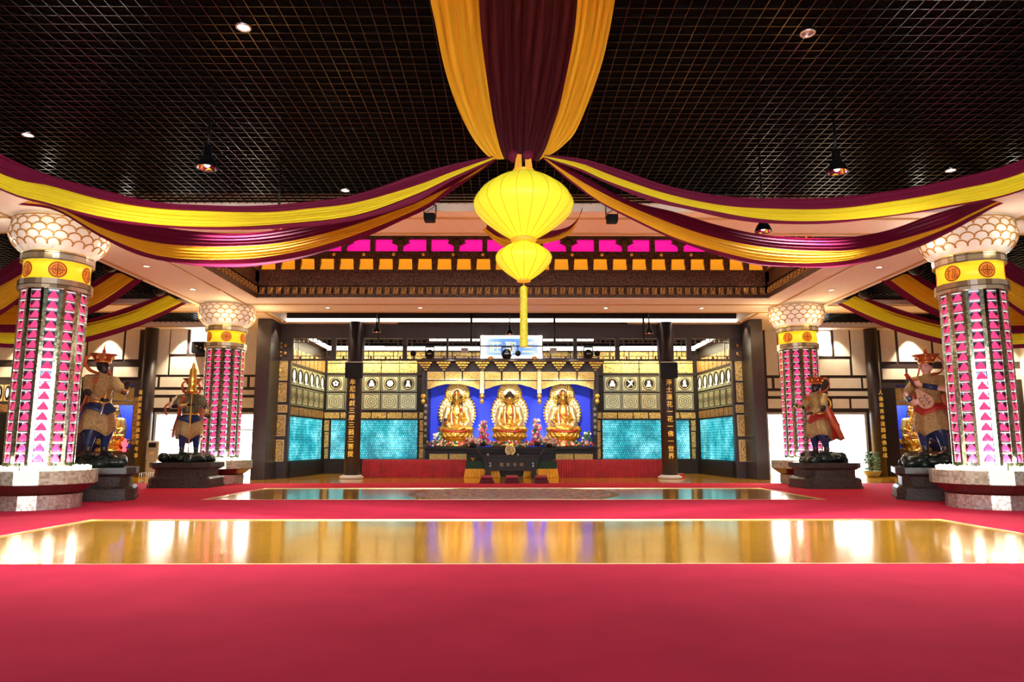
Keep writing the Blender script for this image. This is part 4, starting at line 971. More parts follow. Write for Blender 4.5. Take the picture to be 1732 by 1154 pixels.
# small things on the tables
for i, (px, Y, m, lab, nm) in enumerate(((800, 32.95, 'gold', 'small gold bowl on the green desk left of the offering table', 'gold_bowl'), (825, 32.6, 'f_white', 'tiny white cup at the left of the offering table top', 'cup'), (876, 32.5, 'f_white', 'small white cup right of the gold medallion', 'cup'))):
    z0 = P(862, 780, 32.9).z if i == 0 else zt2
    b = MB(); b.lathe([(.05, 0), (.03, .03), (.09, .08), (.12, .13), (.1, .13), (.02, .06)] if i == 0 else [(.03, 0), (.045, .08), (.035, .08)], 16); o = b.build(nm, m, loc=(P(px, 775, Y).x, Y+.1 if i else 33.03, z0)); tag(o, lab, 'bowl' if i == 0 else 'cup')
for px, w in ((585, 'left'), (1147, 'right')):
    x = P(px, 803, 32.6).x; b = MB(); b.box(-.32, .32, -.2, .2, .0, .1); b.box(-.22+(.1 if px < 900 else -.1), .28, -.18, .18, .1, .19)
    o = b.build('folded_cloth', 'red_cloth', loc=(x, 32.75, 0), bevel=.03); tag(o, 'folded red cloth on the floor behind the %s altar column' % w, 'cloth')
# ------------------------------------------------------------------ hanging sign
YSg = 32.12
t = thing('hanging_sign', 'wide bright blue and white sign board with yellow characters above the canopy', 'sign', (P(865, 587, YSg).x, YSg, P(865, 587, YSg).z))
w2 = (P(917, 587, YSg).x-P(813, 587, YSg).x)/2; h2 = (P(865, 568, YSg).z-P(865, 606.5, YSg).z)/2
b = MB(); b.box(-w2+.12, w2-.12, -.0, .03, -h2+.12, h2-.12); b.build('face', 'signblue', t)
b = MB()
for q in ((-w2, w2, -h2, -h2+.14), (-w2, w2, h2-.14, h2), (-w2, -w2+.14, -h2, h2), (w2-.14, w2, -h2, h2)): b.box(q[0], q[1], -.05, .05, q[2], q[3])
b.build('border', 'signwhite', t)
for ch, a in zip('莊聖三', (838, 864, 893)):
    text('character', ch, (P(a, 587, YSg).x-P(865, 587, YSg).x, -.03, -.02), .52, 'signtext', t)
b = MB()
for x in (-w2*.6, w2*.6): b.rod((x, .06, h2-.05), (x, .06, ZS-P(865, 587, YSg).z), .012)
b.build('hanger', 'blackmetal', t)
for a in (830, 904):
    b = MB(); x = P(a, 607, YSg).x; z = P(a, 607, YSg).z; b.ell((0, 0, .03), (.12, .05, .08)); o = b.build('gold_clip', 'gold', t, (x-t.location.x, -.06, z-t.location.z))
# ------------------------------------------------------------------ lighting truss
YL = 30.9
zp = P(870, 585.5, YL).z; zq = P(870, 547, YL).z
t = thing('lighting_bar', 'black lighting bar hung on pipes in front of the sign', 'lighting bar', (0, YL, 0))
b = MB(); b.rod((P(650, 585, YL).x, 0, zp), (P(1050, 585, YL).x, 0, zp), .025); b.build('lower_bar', 'blackmetal', t)
b = MB(); b.rod((P(673, 547, YL).x, 0, zq), (P(1061, 547, YL).x, 0, zq), .035); b.build('upper_bar', 'blackmetal', t)
for a in (797, 938):
    b = MB(); x = P(a, 570, YL).x; b.rod((x, 0, zp), (x, 0, 7.55), .05, None, 10); b.build('drop_pipe', 'blackmetal', t)
for a in (640, 1089):
    b = MB(); x = P(a, 570, YL).x; b.rod((x, 0, P(a, 577, YL).z), (x, 0, 7.55), .045, None, 10); o = b.build('hanging_pipe', 'blackmetal', loc=(0, YL, 0)); tag(o, 'short black pipe hanging near the %s column of the altar' % ('left' if a < 800 else 'right'), 'pipe')
def stage_light(px, py, r, lab, small=False):
    v = P(px, py, YL); t = thing('stage_light', lab, 'stage light', (v.x, YL-.02, v.z), 0, 'stage lights on the bar')
    b = MB(); b.lathe([(r*.6, -r*1.25), (r, -r*.9), (r*1.05, 0), (r*.9, r*.7), (r*.4, r*1.1)], 20); b.build('head', 'black', t)
    b = MB()
    for s in (-1, 1): b.box(s*r*1.1-.02, s*r*1.1+.02, -.04, .04, -.1, zp-v.z-.05)
    b.box(-r*1.12, r*1.12, -.06, .06, zp-v.z-.07, zp-v.z-.01); b.build('yoke', 'blackmetal', t)
    b = MB(); b.box(-r*.5, r*.5, -r*1.08, -r*.98, -.03, .02); b.build('label_strip', 'grey', t)
for px, r, l in ((727, .17, 'black moving stage light left of the sign'), (857, .19, 'black moving stage light in front of the sign'), (995, .18, 'black moving stage light right of the sign')): stage_light(px, 599, r, l)
for px, l in ((876, 'small round black spotlight beside the stage light in front of the sign'), (1010, 'small round black spotlight beside the stage light right of the sign'), (699, 'small round black spotlight at the left end of the bar')):
    v = P(px, 598, YL); t = thing('spotlight', l, 'spotlight', (v.x, YL, v.z)); b = MB(); b.lathe([(.11, -.12), (.13, 0), (.11, .1), (.05, .14)], 18, None, True, Matrix.Rotation(PI/2, 4, 'X')); b.build('can', 'black', t); b = MB(); b.rod((0, 0, .08), (0, 0, zp-v.z), .015); b.build('bracket', 'blackmetal', t)
for px, l in ((786, 'left'), (936, 'right')):
    v = P(px, 593, 33.1); b = MB(); b.box(-.17, .17, -.03, .03, -.12, .12, 'white')
    for i in range(3): b.box(-.15, .15, -.04, -.03, -.08+i*.06, -.06+i*.06, 'grey')
    o = b.build('floodlight', loc=(v.x, 33.1, v.z)); tag(o, 'small white flat floodlight %s of the sign' % l, 'floodlight')
# column speakers
for px, w in ((599, 'left'), (1131, 'right')):
    v = P(px, 626, 31.4); t = thing('wall_speaker', 'black box speaker fixed on the %s column of the altar' % w, 'speaker', (v.x, 31.4, v.z), 0, 'column speakers')
    b = MB(); b.box(-.38, .38, -.15, .12, -.36, .32); b.build('cabinet', 'black', t, bevel=.03)
    b = MB(); b.box(-.36, .36, -.13, .10, .32, .36); b.build('top_plate', 'wsb', t); b = MB(); b.rod((0, -.02, .36), (0, -.02, .48), .03); b.ell((0, -.02, .44), (.1, .06, .03)); b.build('mount', 'blackmetal', t)
# ------------------------------------------------------------------ mirrored votive pillars
PXX, PY1, PY2 = 11.4, 17.3, 28.0
def make_pillar(label, x, y, cam_a):
    t = thing('votive_pillar', label, 'pillar', (x, y, .013), 0, 'mirrored votive pillars')
    b = MB(); b.lathe([(.95, 0), (.95, .33)], 16, None, False, None, PI/16); b.build('base_ring', 'mosaic_base', t)
    b = MB(); b.lathe([(.90, .33), (1.22, .56), (1.22, .6)], 16, None, False, None, PI/16); b.build('taper', 'darkred', t)
    b = MB(); b.lathe([(1.25, .58), (1.25, .89)], 16, None, False, None, PI/16); b.build('ledge', 'mosaic_ledge', t)
    b = MB(); Z0, Z1 = .89, 5.2; b.lathe([(.56, Z0), (.56, Z1)], 12, 'mirror', False, None, PI/12)
    for k in range(12):
        a = PI/12+k*PI/6; T_ = Matrix.Rotation(a, 4, 'Z'); rr = .742
        q = .075
        b.add([(rr-.02, -q, Z0), (rr, 0, Z0), (rr-.02, q, Z0), (rr-.16, .05, Z0), (rr-.16, -.05, Z0), (rr-.02, -q, Z1), (rr, 0, Z1), (rr-.02, q, Z1), (rr-.16, .05, Z1), (rr-.16, -.05, Z1)], [(0,1,6,5),(1,2,7,6),(2,3,8,7),(3,4,9,8),(4,0,5,9),(5,6,7,8,9)], 'mosaic', False, T_)
    b.build('shaft', None, t)
    rows = 17; pit = (5.17-1.06)/rows; hw = .112; hh = pit/2
    def niche_b():
        n = MB()           # opens towards +x at r .71
        r0, r1 = .585, .712
        n.add([(r0, -hw, -hh), (r0, hw, -hh), (r0, hw, hh), (r0, -hw, hh)], [(0, 1, 2, 3)], 'nicheback')
        for s in (-1, 1): n.box(r0, r1, *sorted((s*hw, s*(hw+.012))), -hh, hh, 'niche_frame')
        n.box(r0, r1, -hw, hw, -hh, -hh+.018, 'niche_frame'); n.box(r0, r1-.01, -hw, hw, hh-.02, hh, 'niche_frame'); n.box(r1-.05, r1-.012, -hw+.015, hw-.015, hh-.032, hh-.02, 'nichelight')
        T_ = Matrix.Translation((.655, 0, -hh+.018)); n.lathe([(.108, 0), (.108, .04), (.085, .085), (.062, .12), (.04, .15), (.02, .155)], 10, 'nichepink', True, T_ @ Matrix.Diagonal((.5, 1, 1, 1))); n.ell((.655, 0, -hh+.175), (.026, .03, .034), 'nichepink', 8)
        return n
    if 'n' not in pillar_mesh: pillar_mesh['n'] = niche_b().mesh('niche')
    k0 = round(cam_a/(PI/6)); near = [k0+d for d in (-2, -1, 0, 1, 2)]
    for k in near:
        for r in range(rows):
            o = bpy.data.objects.new('niche', pillar_mesh['n']); COL.objects.link(o); o.parent = t; o.rotation_euler = (0, 0, k*PI/6); o.location = (0, 0, 1.06+pit*(r+.5))
    if 'far' not in pillar_mesh:
        nb = niche_b(); fb = MB(); fb.mats = list(nb.mats)
        for d in range(3, 10):
            for r in range(rows):
                T_ = Matrix.Rotation(d*PI/6, 4, 'Z'); T_.translation = Vector((0, 0, 1.06+pit*(r+.5))); k = len(fb.v)
                fb.v += [T_ @ v for v in nb.v]; fb.f += [[k+i for i in f] for f in nb.f]; fb.m += nb.m; fb.sm += nb.sm
        pillar_mesh['far'] = fb.mesh('niches_behind')
    o = bpy.data.objects.new('niches_behind', pillar_mesh['far']); COL.objects.link(o); o.parent = t; o.rotation_euler = (0, 0, k0*PI/6); o['kind'] = 'stuff'
    b = MB(); b.lathe([(.80, 5.19), (.80, 5.42)], 16, None, False, None, PI/16); b.build('lower_collar', 'collar', t)
    b = MB(); b.lathe([(.72, 5.40), (.72, 5.90)], 24, None, True); b.build('yellow_band', 'band', t)
    b = MB(); b.lathe([(.80, 5.88), (.80, 6.09)], 16, None, False, None, PI/16); b.build('upper_collar', 'collar', t)
    for k in range(6):
        a = cam_a+(.0 if x < 0 else PI/6)+k*PI/3; m = MB()
        # curved round emblem lying on the band
        rb = .724
        def pt_(u, v, d=0): return ((rb+d)*math.cos(a+u/rb), (rb+d)*math.sin(a+u/rb), 5.65+v)
        R0 = .2; rows_ = [[pt_(R0*q*math.cos(w), R0*q*math.sin(w), .004) for w in [2*PI*i/24 for i in range(24)]] for q in (.01, .5, 1)]
        m.grid(rows_, 'medal', True, True)
        def stroke(u0, v0, u1, v1, w=.012):
            n = 5; L = math.hypot(u1-u0, v1-v0); nx, ny = -(v1-v0)/L*w, (u1-u0)/L*w
            for i in range(n):
                p = i/n; q = (i+1)/n; A = (u0+(u1-u0)*p, v0+(v1-v0)*p); B = (u0+(u1-u0)*q, v0+(v1-v0)*q)
                m.add([pt_(A[0]-nx, A[1]-ny, .012), pt_(B[0]-nx, B[1]-ny, .012), pt_(B[0]+nx, B[1]+ny, .012), pt_(A[0]+nx, A[1]+ny, .012)], [(0, 1, 2, 3)], 'medalline')
        def arc(r, a0, a1, n=10, w=.01):
            for i in range(n):
                p = a0+(a1-a0)*i/n; q = a0+(a1-a0)*(i+1)/n; stroke(r*math.cos(p), r*math.sin(p), r*math.cos(q), r*math.sin(q), w)
        arc(.18, 0, 2*PI, 20)
        if k % 2 == 0:
            stroke(-.15, 0, .15, 0); stroke(0, -.15, 0, .15)
            for q in range(4): arc(.11, q*PI/2+.25, q*PI/2+PI/2-.25, 5); arc(.06, q*PI/2+.4, q*PI/2+PI/2-.4, 3)
        else:
            for (u0, v0, u1, v1) in ((-.13, .08, -.03, .08), (-.08, .12, -.06, .09), (-.04, .08, -.12, -.02), (-.08, .03, -.08, -.12), (.0, .1, .12, .1), (.02, .06, .10, .06), (.02, .06, .02, .01), (.10, .06, .10, .01), (.02, .01, .10, .01), (.0, -.03, .12, -.03), (.0, -.03, .0, -.12), (.12, -.03, .12, -.12), (.0, -.12, .12, -.12), (.06, -.03, .06, -.12), (.0, -.075, .12, -.075)): stroke(u0, v0, u1, v1, .008)
        m.build('band_emblem', None, t)
    # lotus bowl
    prof = lambda z: .74+.33*math.sin(min(1, (z-6.07)/.70)*PI*.5)**.8 if z > 6.07 else .74
    def R_(z):
        u = (z-6.07)/.84; return .70+.36*(1-(1-min(1, u*1.55))**2)-(.02 if u > .9 else 0) if u < .645 else 1.06-.05*((u-.645)/.355)
    b = MB(); b.lathe([(R_(z)-.03, z) for z in [6.07+.84*i/10 for i in range(11)]]+[(.9, 6.90), (.75, 6.3)], 40); b.build('bowl', 'petal', t)
    pet = MB(); rim = MB(); N = 22
    for r in range(5):
        zc = 6.07+.04+r*.165; H = .27
        for k in range(N):
            a = 2*PI*(k+.5*(r % 2))/N; wa = PI/N*1.05; n = 8; ring = []
            def pp(u, v, d): return ((R_(min(6.9, zc+v))+d)*math.cos(a+u*wa), (R_(min(6.9, zc+v))+d)*math.sin(a+u*wa), min(6.915, zc+v))
            arcp = [(-1, 0), (-1, H*.45)]+[(-math.cos(PI*i/n), H*.45+H*.5*math.sin(PI*i/n)) for i in range(1, n)]+[(1, H*.45), (1, 0)]
            c0 = pp(0, H*.4, .035); vs = [c0]+[pp(u*.93, v*.97, .012) for u, v in arcp]
            pet.add(vs, [(0, i+1, i+2) for i in range(len(arcp)-1)], None, True)
            rim.tube([pp(u, v, .015) for u, v in arcp[1:-1]], .020, None, 5)
    pet.build('petals', 'petal', t); rim.build('petal_rims', 'petalrim', t)
    b = MB(); b.lathe([(.74, 6.05), (.8, 6.09), (.72, 6.13)], 32); b.build('bowl_foot', 'gold', t)
    # ring of glowing lotus flowers on the ledge
    if 'fl' not in pillar_mesh:
        f = MB()
        for i in range(7): a = 2*PI*i/7; f.ell((.05*math.cos(a), .05*math.sin(a), .05), (.035, .035, .05), None, 8, (0, .4*math.cos(a), 0))
        f.ell((0, 0, .06), (.03, .03, .06), None, 8); pillar_mesh['fl'] = f.mesh('lit_flower', 'glowwhite')
    for k in range(30):
        a = 2*PI*k/30; o = bpy.data.objects.new('lit_flower', pillar_mesh['fl']); COL.objects.link(o); o.parent = t; o.location = (1.02*math.cos(a), 1.02*math.sin(a), .885)
    for d in (-.9, -.3, .3, .9): light('POINT', (1.0*math.cos(cam_a+d), 1.0*math.sin(cam_a+d), 1.12), 28, (1, .98, .85), .05, parent=t)
    for q in range(4): light('POINT', (1.4*math.cos(q*PI/2+.3), 1.4*math.sin(q*PI/2+.3), 6.3), 12 if y < 20 else 22, (1, .88, .7) if y < 20 else (1, .72, .38), .1, parent=t)  # fixtureless points added around the bowl to brighten petals and soffit
    return t
pillar_mesh = {}
for x, y, lab in ((-PXX, PY1, 'large near mirrored pillar with pink votive niches at the left edge, lotus bowl capital'), (PXX, PY1, 'large near mirrored pillar with pink votive niches at the right edge, lotus bowl capital'),
                  (-PXX, PY2, 'far mirrored pillar with pink votive niches behind the left pole-bearing statue'), (PXX, PY2, 'far mirrored pillar with pink votive niches behind the right dark-faced statue')):
    ca = math.atan2(CAM.y-y, CAM.x-x); make_pillar(lab, x, y, ca)

# ------------------------------------------------------------------ guardian statues on plinths
def plinth(label, x, y, rz, hx, hy):
    t = thing('stone_plinth', label, 'plinth', (x, y, .013), rz, 'guardian statue plinths')
    def blk(b, k, z0, z1, ch=.22, k2=None, ins=0):
        def ring(q): a, c = hx*q, hy*q; return [(-a+ch, -c), (a-ch, -c), (a, -c+ch), (a, c-ch), (a-ch, c), (-a+ch, c), (-a, c-ch), (-a, -c+ch)]
        r0, r1 = ring(k), ring(k2 or k); n = 8
        b.add([(p[0], p[1], z0) for p in r0]+[(p[0], p[1], z1) for p in r1], [tuple(reversed(range(n))), tuple(range(n, 2*n))]+[(i, (i+1) % n, n+(i+1) % n, n+i) for i in range(n)])
    b = MB(); blk(b, 1.0, 0, .09); blk(b, .97, .09, .30); blk(b, .97, .30, .37, k2=.9); b.build('lower_block', 'stone', t)
    b = MB(); blk(b, .83, .37, .66); b.build('waist', 'stone', t)
    b = MB(); blk(b, .86, .62, .70, k2=.95); blk(b, .97, .70, .86); b.build('top_slab', 'stone_plain', t)
    return t
def crown(t, c, s, up=True):
    b = MB(); n = 40
    def fn(a, z): return 1+.10*abs(math.sin(a*4))*max(0, (z-c[2])/(.2*s))
    T_ = Matrix.Translation((c[0], c[1], 0))
    b.lathe([(.125*s, c[2]), (.14*s, c[2]+.05*s), (.19*s, c[2]+.13*s), (.235*s, c[2]+.17*s), (.20*s, c[2]+.165*s), (.12*s, c[2]+.14*s)], n, 'redcrown', True, T_, 0, True, fn)
    b.torus((c[0], c[1], c[2]+.02*s), .135*s, .014*s, 'gold', 28, 6)
    for z, r in ((.17, .05), (.235, .035), (.285, .02)): b.ell((c[0], c[1], c[2]+z*s), (r*s, r*s, r*s*1.1), 'redcrown' if z < .2 else 'orange_sash', 10)
    b.rod((c[0], c[1], c[2]+.28*s), (c[0], c[1], c[2]+.36*s), .012*s, 'goldpaint')
    for i in range(8): a = 2*PI*i/8+.39; b.ell((c[0]+.175*s*math.cos(a), c[1]+.175*s*math.sin(a), c[2]+.1*s), (.025*s, .025*s, .04*s), 'gold', 8)
    b.build('crown', None, t)
def king(name, label, x, y, rz, zb, s, skin, arms, skirtm='navy', extra=None, lean=0, robe='scale', chest='scale'):
    t = thing(name, label, 'statue', (x, y, zb), rz, 'guardian statues')
    def V(a, b_, c): return Vector((a*s, b_*s, c*s))
    pr = [('c', V(-.10, 0, .95), V(-.14, -.06, .52), .10*s, .07*s), ('c', V(-.14, -.06, .52), V(-.15, .0, .09), .07*s, .05*s), ('c', V(.10, 0, .95), V(.16, -.02, .52), .10*s, .07*s), ('c', V(.16, -.02, .52), V(.19, .05, .09), .07*s, .05*s),
          ('e', V(0, 0, 1.0), (.18*s, .14*s, .16*s)), ('e', V(0, 0, 1.25), (.20*s, .15*s, .24*s)), ('c', V(-.17, 0, 1.45), V(.17, 0, 1.45), .085*s, .085*s), ('c', V(0, 0, 1.45), V(0, -.02, 1.60), .07*s, .06*s),
          ('e', V(0, -.015, 1.72), (.095*s, .115*s, .13*s)), ('e', V(0, -.05, 1.645), (.075*s, .075*s, .06*s)), ('e', V(0, -.125, 1.69), (.018*s, .028*s, .03*s)), ('e', V(0, -.108, 1.745), (.075*s, .02*s, .012*s)),
          ('e', V(-.098, 0, 1.70), (.016*s, .03*s, .045*s)), ('e', V(.098, 0, 1.70), (.016*s, .03*s, .045*s)), ('e', V(0, -.118, 1.635), (.035*s, .012*s, .014*s))]
    for sd, (el, wr, hd, hn) in zip((-1, 1), arms):
        pr += [('c', V(sd*.22, 0, 1.45), V(*el), .075*s, .055*s), ('c', V(*el), V(*wr), .055*s, .036*s)]+hand_prims(V(*wr), hd, hn, s*1.15, .9, sd)
    for sd in (-1, 1): pr += [('c', V(sd*.15+.02*sd, .06, .06), V(sd*.19, -.14, .045), .05*s, .045*s)]
    blob('body', pr, skin, t, .016*s/1.4+.008, 3)
    f = MB()
    for k in (-1, 1): f.ell(V(k*.038, -.112, 1.715), (.018*s, .012*s, .011*s), 'white', 8); f.ell(V(k*.038, -.122, 1.715), (.008*s, .006*s, .008*s), 'black', 8); f.ell(V(k*.042, -.116, 1.748), (.032*s, .008*s, .007*s), 'hair', 8, (0, k*.35, 0))
    f.ell(V(0, -.128, 1.648), (.03*s, .008*s, .006*s), 'redlac', 8); f.build('face', None, t)
    h = MB(); h.ell(V(0, .02, 1.765), (.108*s, .122*s, .11*s)); h.build('hair', 'hair', t)
    crown(t, V(0, 0, 1.80), s)
    # armour: chest, shoulder plates, upper sleeves
    pr = [('e', V(0, 0, 1.30), (.225*s, .17*s, .22*s)), ('e', V(0, -.02, 1.12), (.21*s, .18*s, .14*s)), ('c', V(-.18, 0, 1.47), V(.18, 0, 1.47), .10*s, .10*s), ('c', V(0, 0, 1.5), V(0, -.005, 1.58), .11*s, .085*s)]
    for sd, (el, wr, hd, hn) in zip((-1, 1), arms):
        m_ = V(sd*.22, 0, 1.45).lerp(V(*el), .62); pr += [('e', V(sd*.25, 0, 1.47), (.10*s, .11*s, .09*s)), ('c', V(sd*.23, 0, 1.44), m_, .105*s, .10*s)]
    blob('chest_armour', pr, chest, t, .02*s, 4)
    for sd, (el, wr, hd, hn) in zip((-1, 1), arms):
        a = V(*el); c = V(*wr); g = MB(); q = a.lerp(c, .35); g.rod(q, a.lerp(c, .95), .058*s, 'scale' if skin != 'pale_skin' else 'navy', 14, .05*s); g.torus((0, 0, 0), .055*s, .01*s, 'gold', 16, 6, Matrix.Translation(a.lerp(c, .95)) @ (c-a).to_track_quat('Z', 'Y').to_matrix().to_4x4())
        g.build('bracer', None, t)
    # belt, skirt layers
    b = MB(); b.lathe([(.19*s, 1.0*s), (.205*s, 1.04*s), (.195*s, 1.09*s)], 28, 'gold', True, Matrix.Diagonal((1, .85, 1, 1))); b.ell(V(0, -.17, 1.04), (.06*s, .03*s, .05*s), 'gold'); b.build('belt', None, t)
    def fold(a, z): return 1+.06*math.sin(a*9+z*3)*min(1, (1.05*s-z)/(.4*s))
    D = Matrix.Diagonal((1, .88, 1, 1))
    b = MB(); b.lathe([(.19*s, 1.03*s), (.25*s, .92*s), (.285*s, .78*s), (.31*s, .60*s), (.325*s, .42*s), (.31*s, .42*s), (.24*s, .7*s)], 56, None, True, D, 0, False, fold)
    for v in b.v:
        if v.z < .6*s: v.z += (.13*abs(math.sin(1.5*math.atan2(v.x, -v.y)))-.04)*s*(.6*s-v.z)/(.18*s)
    b.build('armour_skirt', robe, t)
    b = MB(); b.lathe([(.215*s, 1.02*s), (.275*s, .95*s), (.30*s, .86*s), (.31*s, .80*s), (.27*s, .80*s)], 40, None, True, D, 0, False, fold)
    for v in b.v:
        if v.z < .9*s: v.z += (.12*abs(math.sin(math.atan2(v.x, -v.y)))-.02)*s
    b.build('waist_cloth', skirtm, t)
    pr = []
    for sd, yy in ((-1, 0), (1, .05)): xx = -.15 if sd < 0 else .18; pr += [('c', V(sd*.1, 0, .85), V(xx*.95, -.055, .5), .13*s, .11*s), ('c', V(xx*.95, -.055, .5), V(xx, -.02+yy*.6, .36), .11*s, .10*s), ('c', V(xx, -.02+yy*.6, .36), V(xx*1.02, yy*.9, .22), .095*s, .08*s)]
    pr += [('c', V(0, .12, .8), V(0, .2, .42), .16*s, .15*s)]
    blob('trousers', pr, 'navy', t, .025*s, 3)
    b = MB()
    for sd, yy in ((-1, 0), (1, .05)):
        xx = (-.15 if sd < 0 else .19); T_ = Matrix.Translation(V(xx, yy, 0)); b.lathe([(.055*s, .05*s), (.07*s, .14*s), (.06*s, .28*s), (.075*s, .42*s), (.08*s, .46*s)], 18, 'stone_plain', True, T_); b.ell(V(xx, yy-.09, .05), (.055*s, .13*s, .05*s), 'stone_plain'); b.torus((0, 0, 0), .07*s, .012*s, 'gold', 18, 6, T_ @ Matrix.Translation((0, 0, .43*s)))
    b.build('boots', None, t)
    # sash streaming over the shoulders and down the back
    b = MB(); b.tube([V(-.13, -.08, 1.58), V(-.2, .1, 1.66), V(-.22, .24, 1.84), V(-.1, .27, 1.96), V(0, .18, 1.93)], .035*s, None, 8, .35); b.tube([V(.13, -.08, 1.58), V(.2, .12, 1.62), V(.2, .26, 1.80), V(.08, .28, 1.95), V(0, .18, 1.93)], .035*s, None, 8, .35)
    b.tube([V(-.16, -.13, 1.5), V(-.25, -.05, 1.25), V(-.27, .05, 1.0), V(-.33, .22, .72), V(-.34, .42, .46)], .075*s, None, 8, .3); b.tube([V(.24, .05, 1.2), V(.28, .15, .9), V(.33, .32, .6), V(.32, .44, .38)], .07*s, None, 8, .3)
    b.build('sash', 'orange_sash', t)
    b = MB(); b.tube([V(0, .16, 1.2), V(0, .24, .95), V(.02, .34, .65), V(.05, .5, .42)], [.16*s, .24*s, .27*s, .16*s], None, 12, .4); b.build('back_cloth', skirtm, t)
    if extra: extra(t, V, s)
    return t
def rockpile(x, y, z, rz, hx, hy, h, label):
    pr = [('e', (0, 0, h*.48), (hx*.7, hy*.7, h*.5))]; rr = random.Random(int(abs(x*10+y)))
    for i in range(26):
        q = rr.uniform(.13, .26); pr.append(('e', (rr.uniform(-hx*.75, hx*.75), rr.uniform(-hy*.7, hy*.7), rr.uniform(.1, .26)), (q*1.2, q, min(q, .17)), (rr.uniform(-.4, .4), rr.uniform(-.4, .4), rr.uniform(0, 3))))
    o = blob('rock_base', pr, 'rock', None, .035, 3, (x, y, z)); o.rotation_euler = (0, 0, rz); tag(o, label, 'rock base', 'rock bases of the statues'); return o
def sword(t, V, s):
    b = MB(); a = V(-.16, -.42, 1.07); d = (V(-.12, -.14, .38)-a).normalized(); b.rod(a-d*.13*s, a+d*.06*s, .018*s, 'gold'); b.ell(a+d*.07*s, (.07*s, .03*s, .02*s), 'gold')
    b.rod(a+d*.07*s, a+d*.74*s, .022*s, 'niche_frame', 4, .006*s); b.build('sword', None, t)
def pole(t, V, s):
    b = MB(); b.rod(V(-.02, -.34, .02), V(-.02, -.34, 1.78), .016*s, 'goldpaint'); b.lathe([(.02*s, 1.55*s), (.14*s, 1.57*s), (.135*s, 1.66*s), (.095*s, 1.72*s), (.105*s, 1.80*s), (.10*s, 1.86*s), (.115*s, 1.88*s), (.09*s, 1.98*s), (.085*s, 2.18*s), (.05*s, 2.22*s), (.03*s, 2.32*s), (.015*s, 2.38*s)], 20, 'gold', True, Matrix.Translation(V(-.02, -.34, 0)), 0, True, lambda a, z: 1+.06*math.sin(a*8))
    b.build('furled_parasol', None, t)
    b = MB(); b.tube([V(-.2, .05, 1.25), V(-.45, .1, 1.32), V(-.6, .15, 1.22), V(-.55, .15, 1.0)], .05*s, None, 8, .4); b.build('ribbon', 'orange_sash', t)
    blob('cape', [('c', V(-.08, .08, 1.52), V(-.30, .06, 1.42), .08*s, .12*s), ('c', V(-.30, .06, 1.42), V(-.44, .02, 1.26), .12*s, .09*s)], 'cream', t, .02*s, 4)
def pipa(t, V, s):
    T_ = Matrix.Translation(V(.10, -.34, 1.12)) @ Matrix.Rotation(math.radians(-34), 4, 'Y')
    T_ = Matrix.Translation(V(.08, -.33, 1.05)) @ Euler((math.radians(8), math.radians(-28), 0)).to_matrix().to_4x4()
    b = MB(); out = []
    for i in range(28):
        a = 2*PI*i/28-PI/2; w = .145*s*math.cos(a)*(1 if math.sin(a) < 0 else 1-.72*math.sin(a)); out.append((w, .0+(.15 if math.sin(a) < 0 else .30)*s*math.sin(a)))
    b.poly(out, .06*s, 'face_w', T_); b.poly([(-.025*s, .26*s), (.025*s, .26*s), (.018*s, .52*s), (-.018*s, .52*s)], .045*s, 'wood_brown', T_); b.poly([(-.04*s, .5*s), (.04*s, .5*s), (.03*s, .62*s), (-.03*s, .62*s)], .03*s, 'redlac', T_)
    for k in (-.012, -.004, .004, .012): b.add([(k*s-.001, -.004, -.1*s), (k*s+.001, -.004, -.1*s), (k*s+.001, -.004, .5*s), (k*s-.001, -.004, .5*s)], [(0, 1, 2, 3)], 'wood_dark', False, T_)
    for sx in (-1, 1):
        for q in range(3): b.torus((sx*.055*s, (q-1)*.07*s, .004), .026*s, .006*s, 'wood_dark', 14, 5, T_ @ Matrix.Rotation(PI/2, 4, 'X'), 0, 4.2)
    b.build('lute', None, t)
M['greenarm'] = carved('dark_green_gold_armour', (.05, .10, .07), (.35, .22, .07), 30, .3, .5, thr=.04)
M['cream'] = mat('cream_cloth', (.75, .62, .42), .5)
M['face_w'] = mat('pale_lute_wood', (.62, .42, .28), .4)
def vest(t, V, s):
    b = MB(); b.tube([V(0, .2, .9), V(0, .34, .7), V(0, .5, .5), V(0, .72, .36)], [.1*s, .1*s, .07*s, .02*s], None, 10, .4); b.build('trailing_ribbon', 'navy', t)
    b = MB(); b.torus((0, 0, 0), .16*s, .02*s, None, 20, 8, Matrix.Translation(V(0, .28, 1.3)) @ Matrix.Rotation(PI/2, 4, 'Y')); b.build('back_ring', 'gold', t)
d30 = math.radians
def at_z(px, Y): return P(px, 700, Y).x
spec = [
 ('NL', -11.62, 20.0, d30(24), 1.1, .95), ('NR', 11.75, 20.0, d30(-24), 1.1, .95), ('FL', -11.6, 25.75, 0, 1.1, .85), ('FR', 10.9, 25.2, 0, 1.02, .9)]
labs = {'NL': ('carved dark stone plinth under the black-faced statue behind the left near pillar', 'black rock base under the sword-holding statue at the left'), 'NR': ('carved dark stone plinth under the pale-faced lute-holding statue at the right', 'black rock base under the lute-holding statue'),
        'FL': ('dark stone plinth under the statue with the gold furled parasol', 'dark rock base under the statue with the gold furled parasol'), 'FR': ('dark stone plinth under the dark-faced statue before the bright right doorway', 'dark rock base under the statue before the bright right doorway')}
for k, x, y, rz, hx, hy in spec:
    plinth(labs[k][0], x, y, rz, hx, hy); rockpile(x, y, .84, rz, hx*.85, hy*.8, .40, labs[k][1])
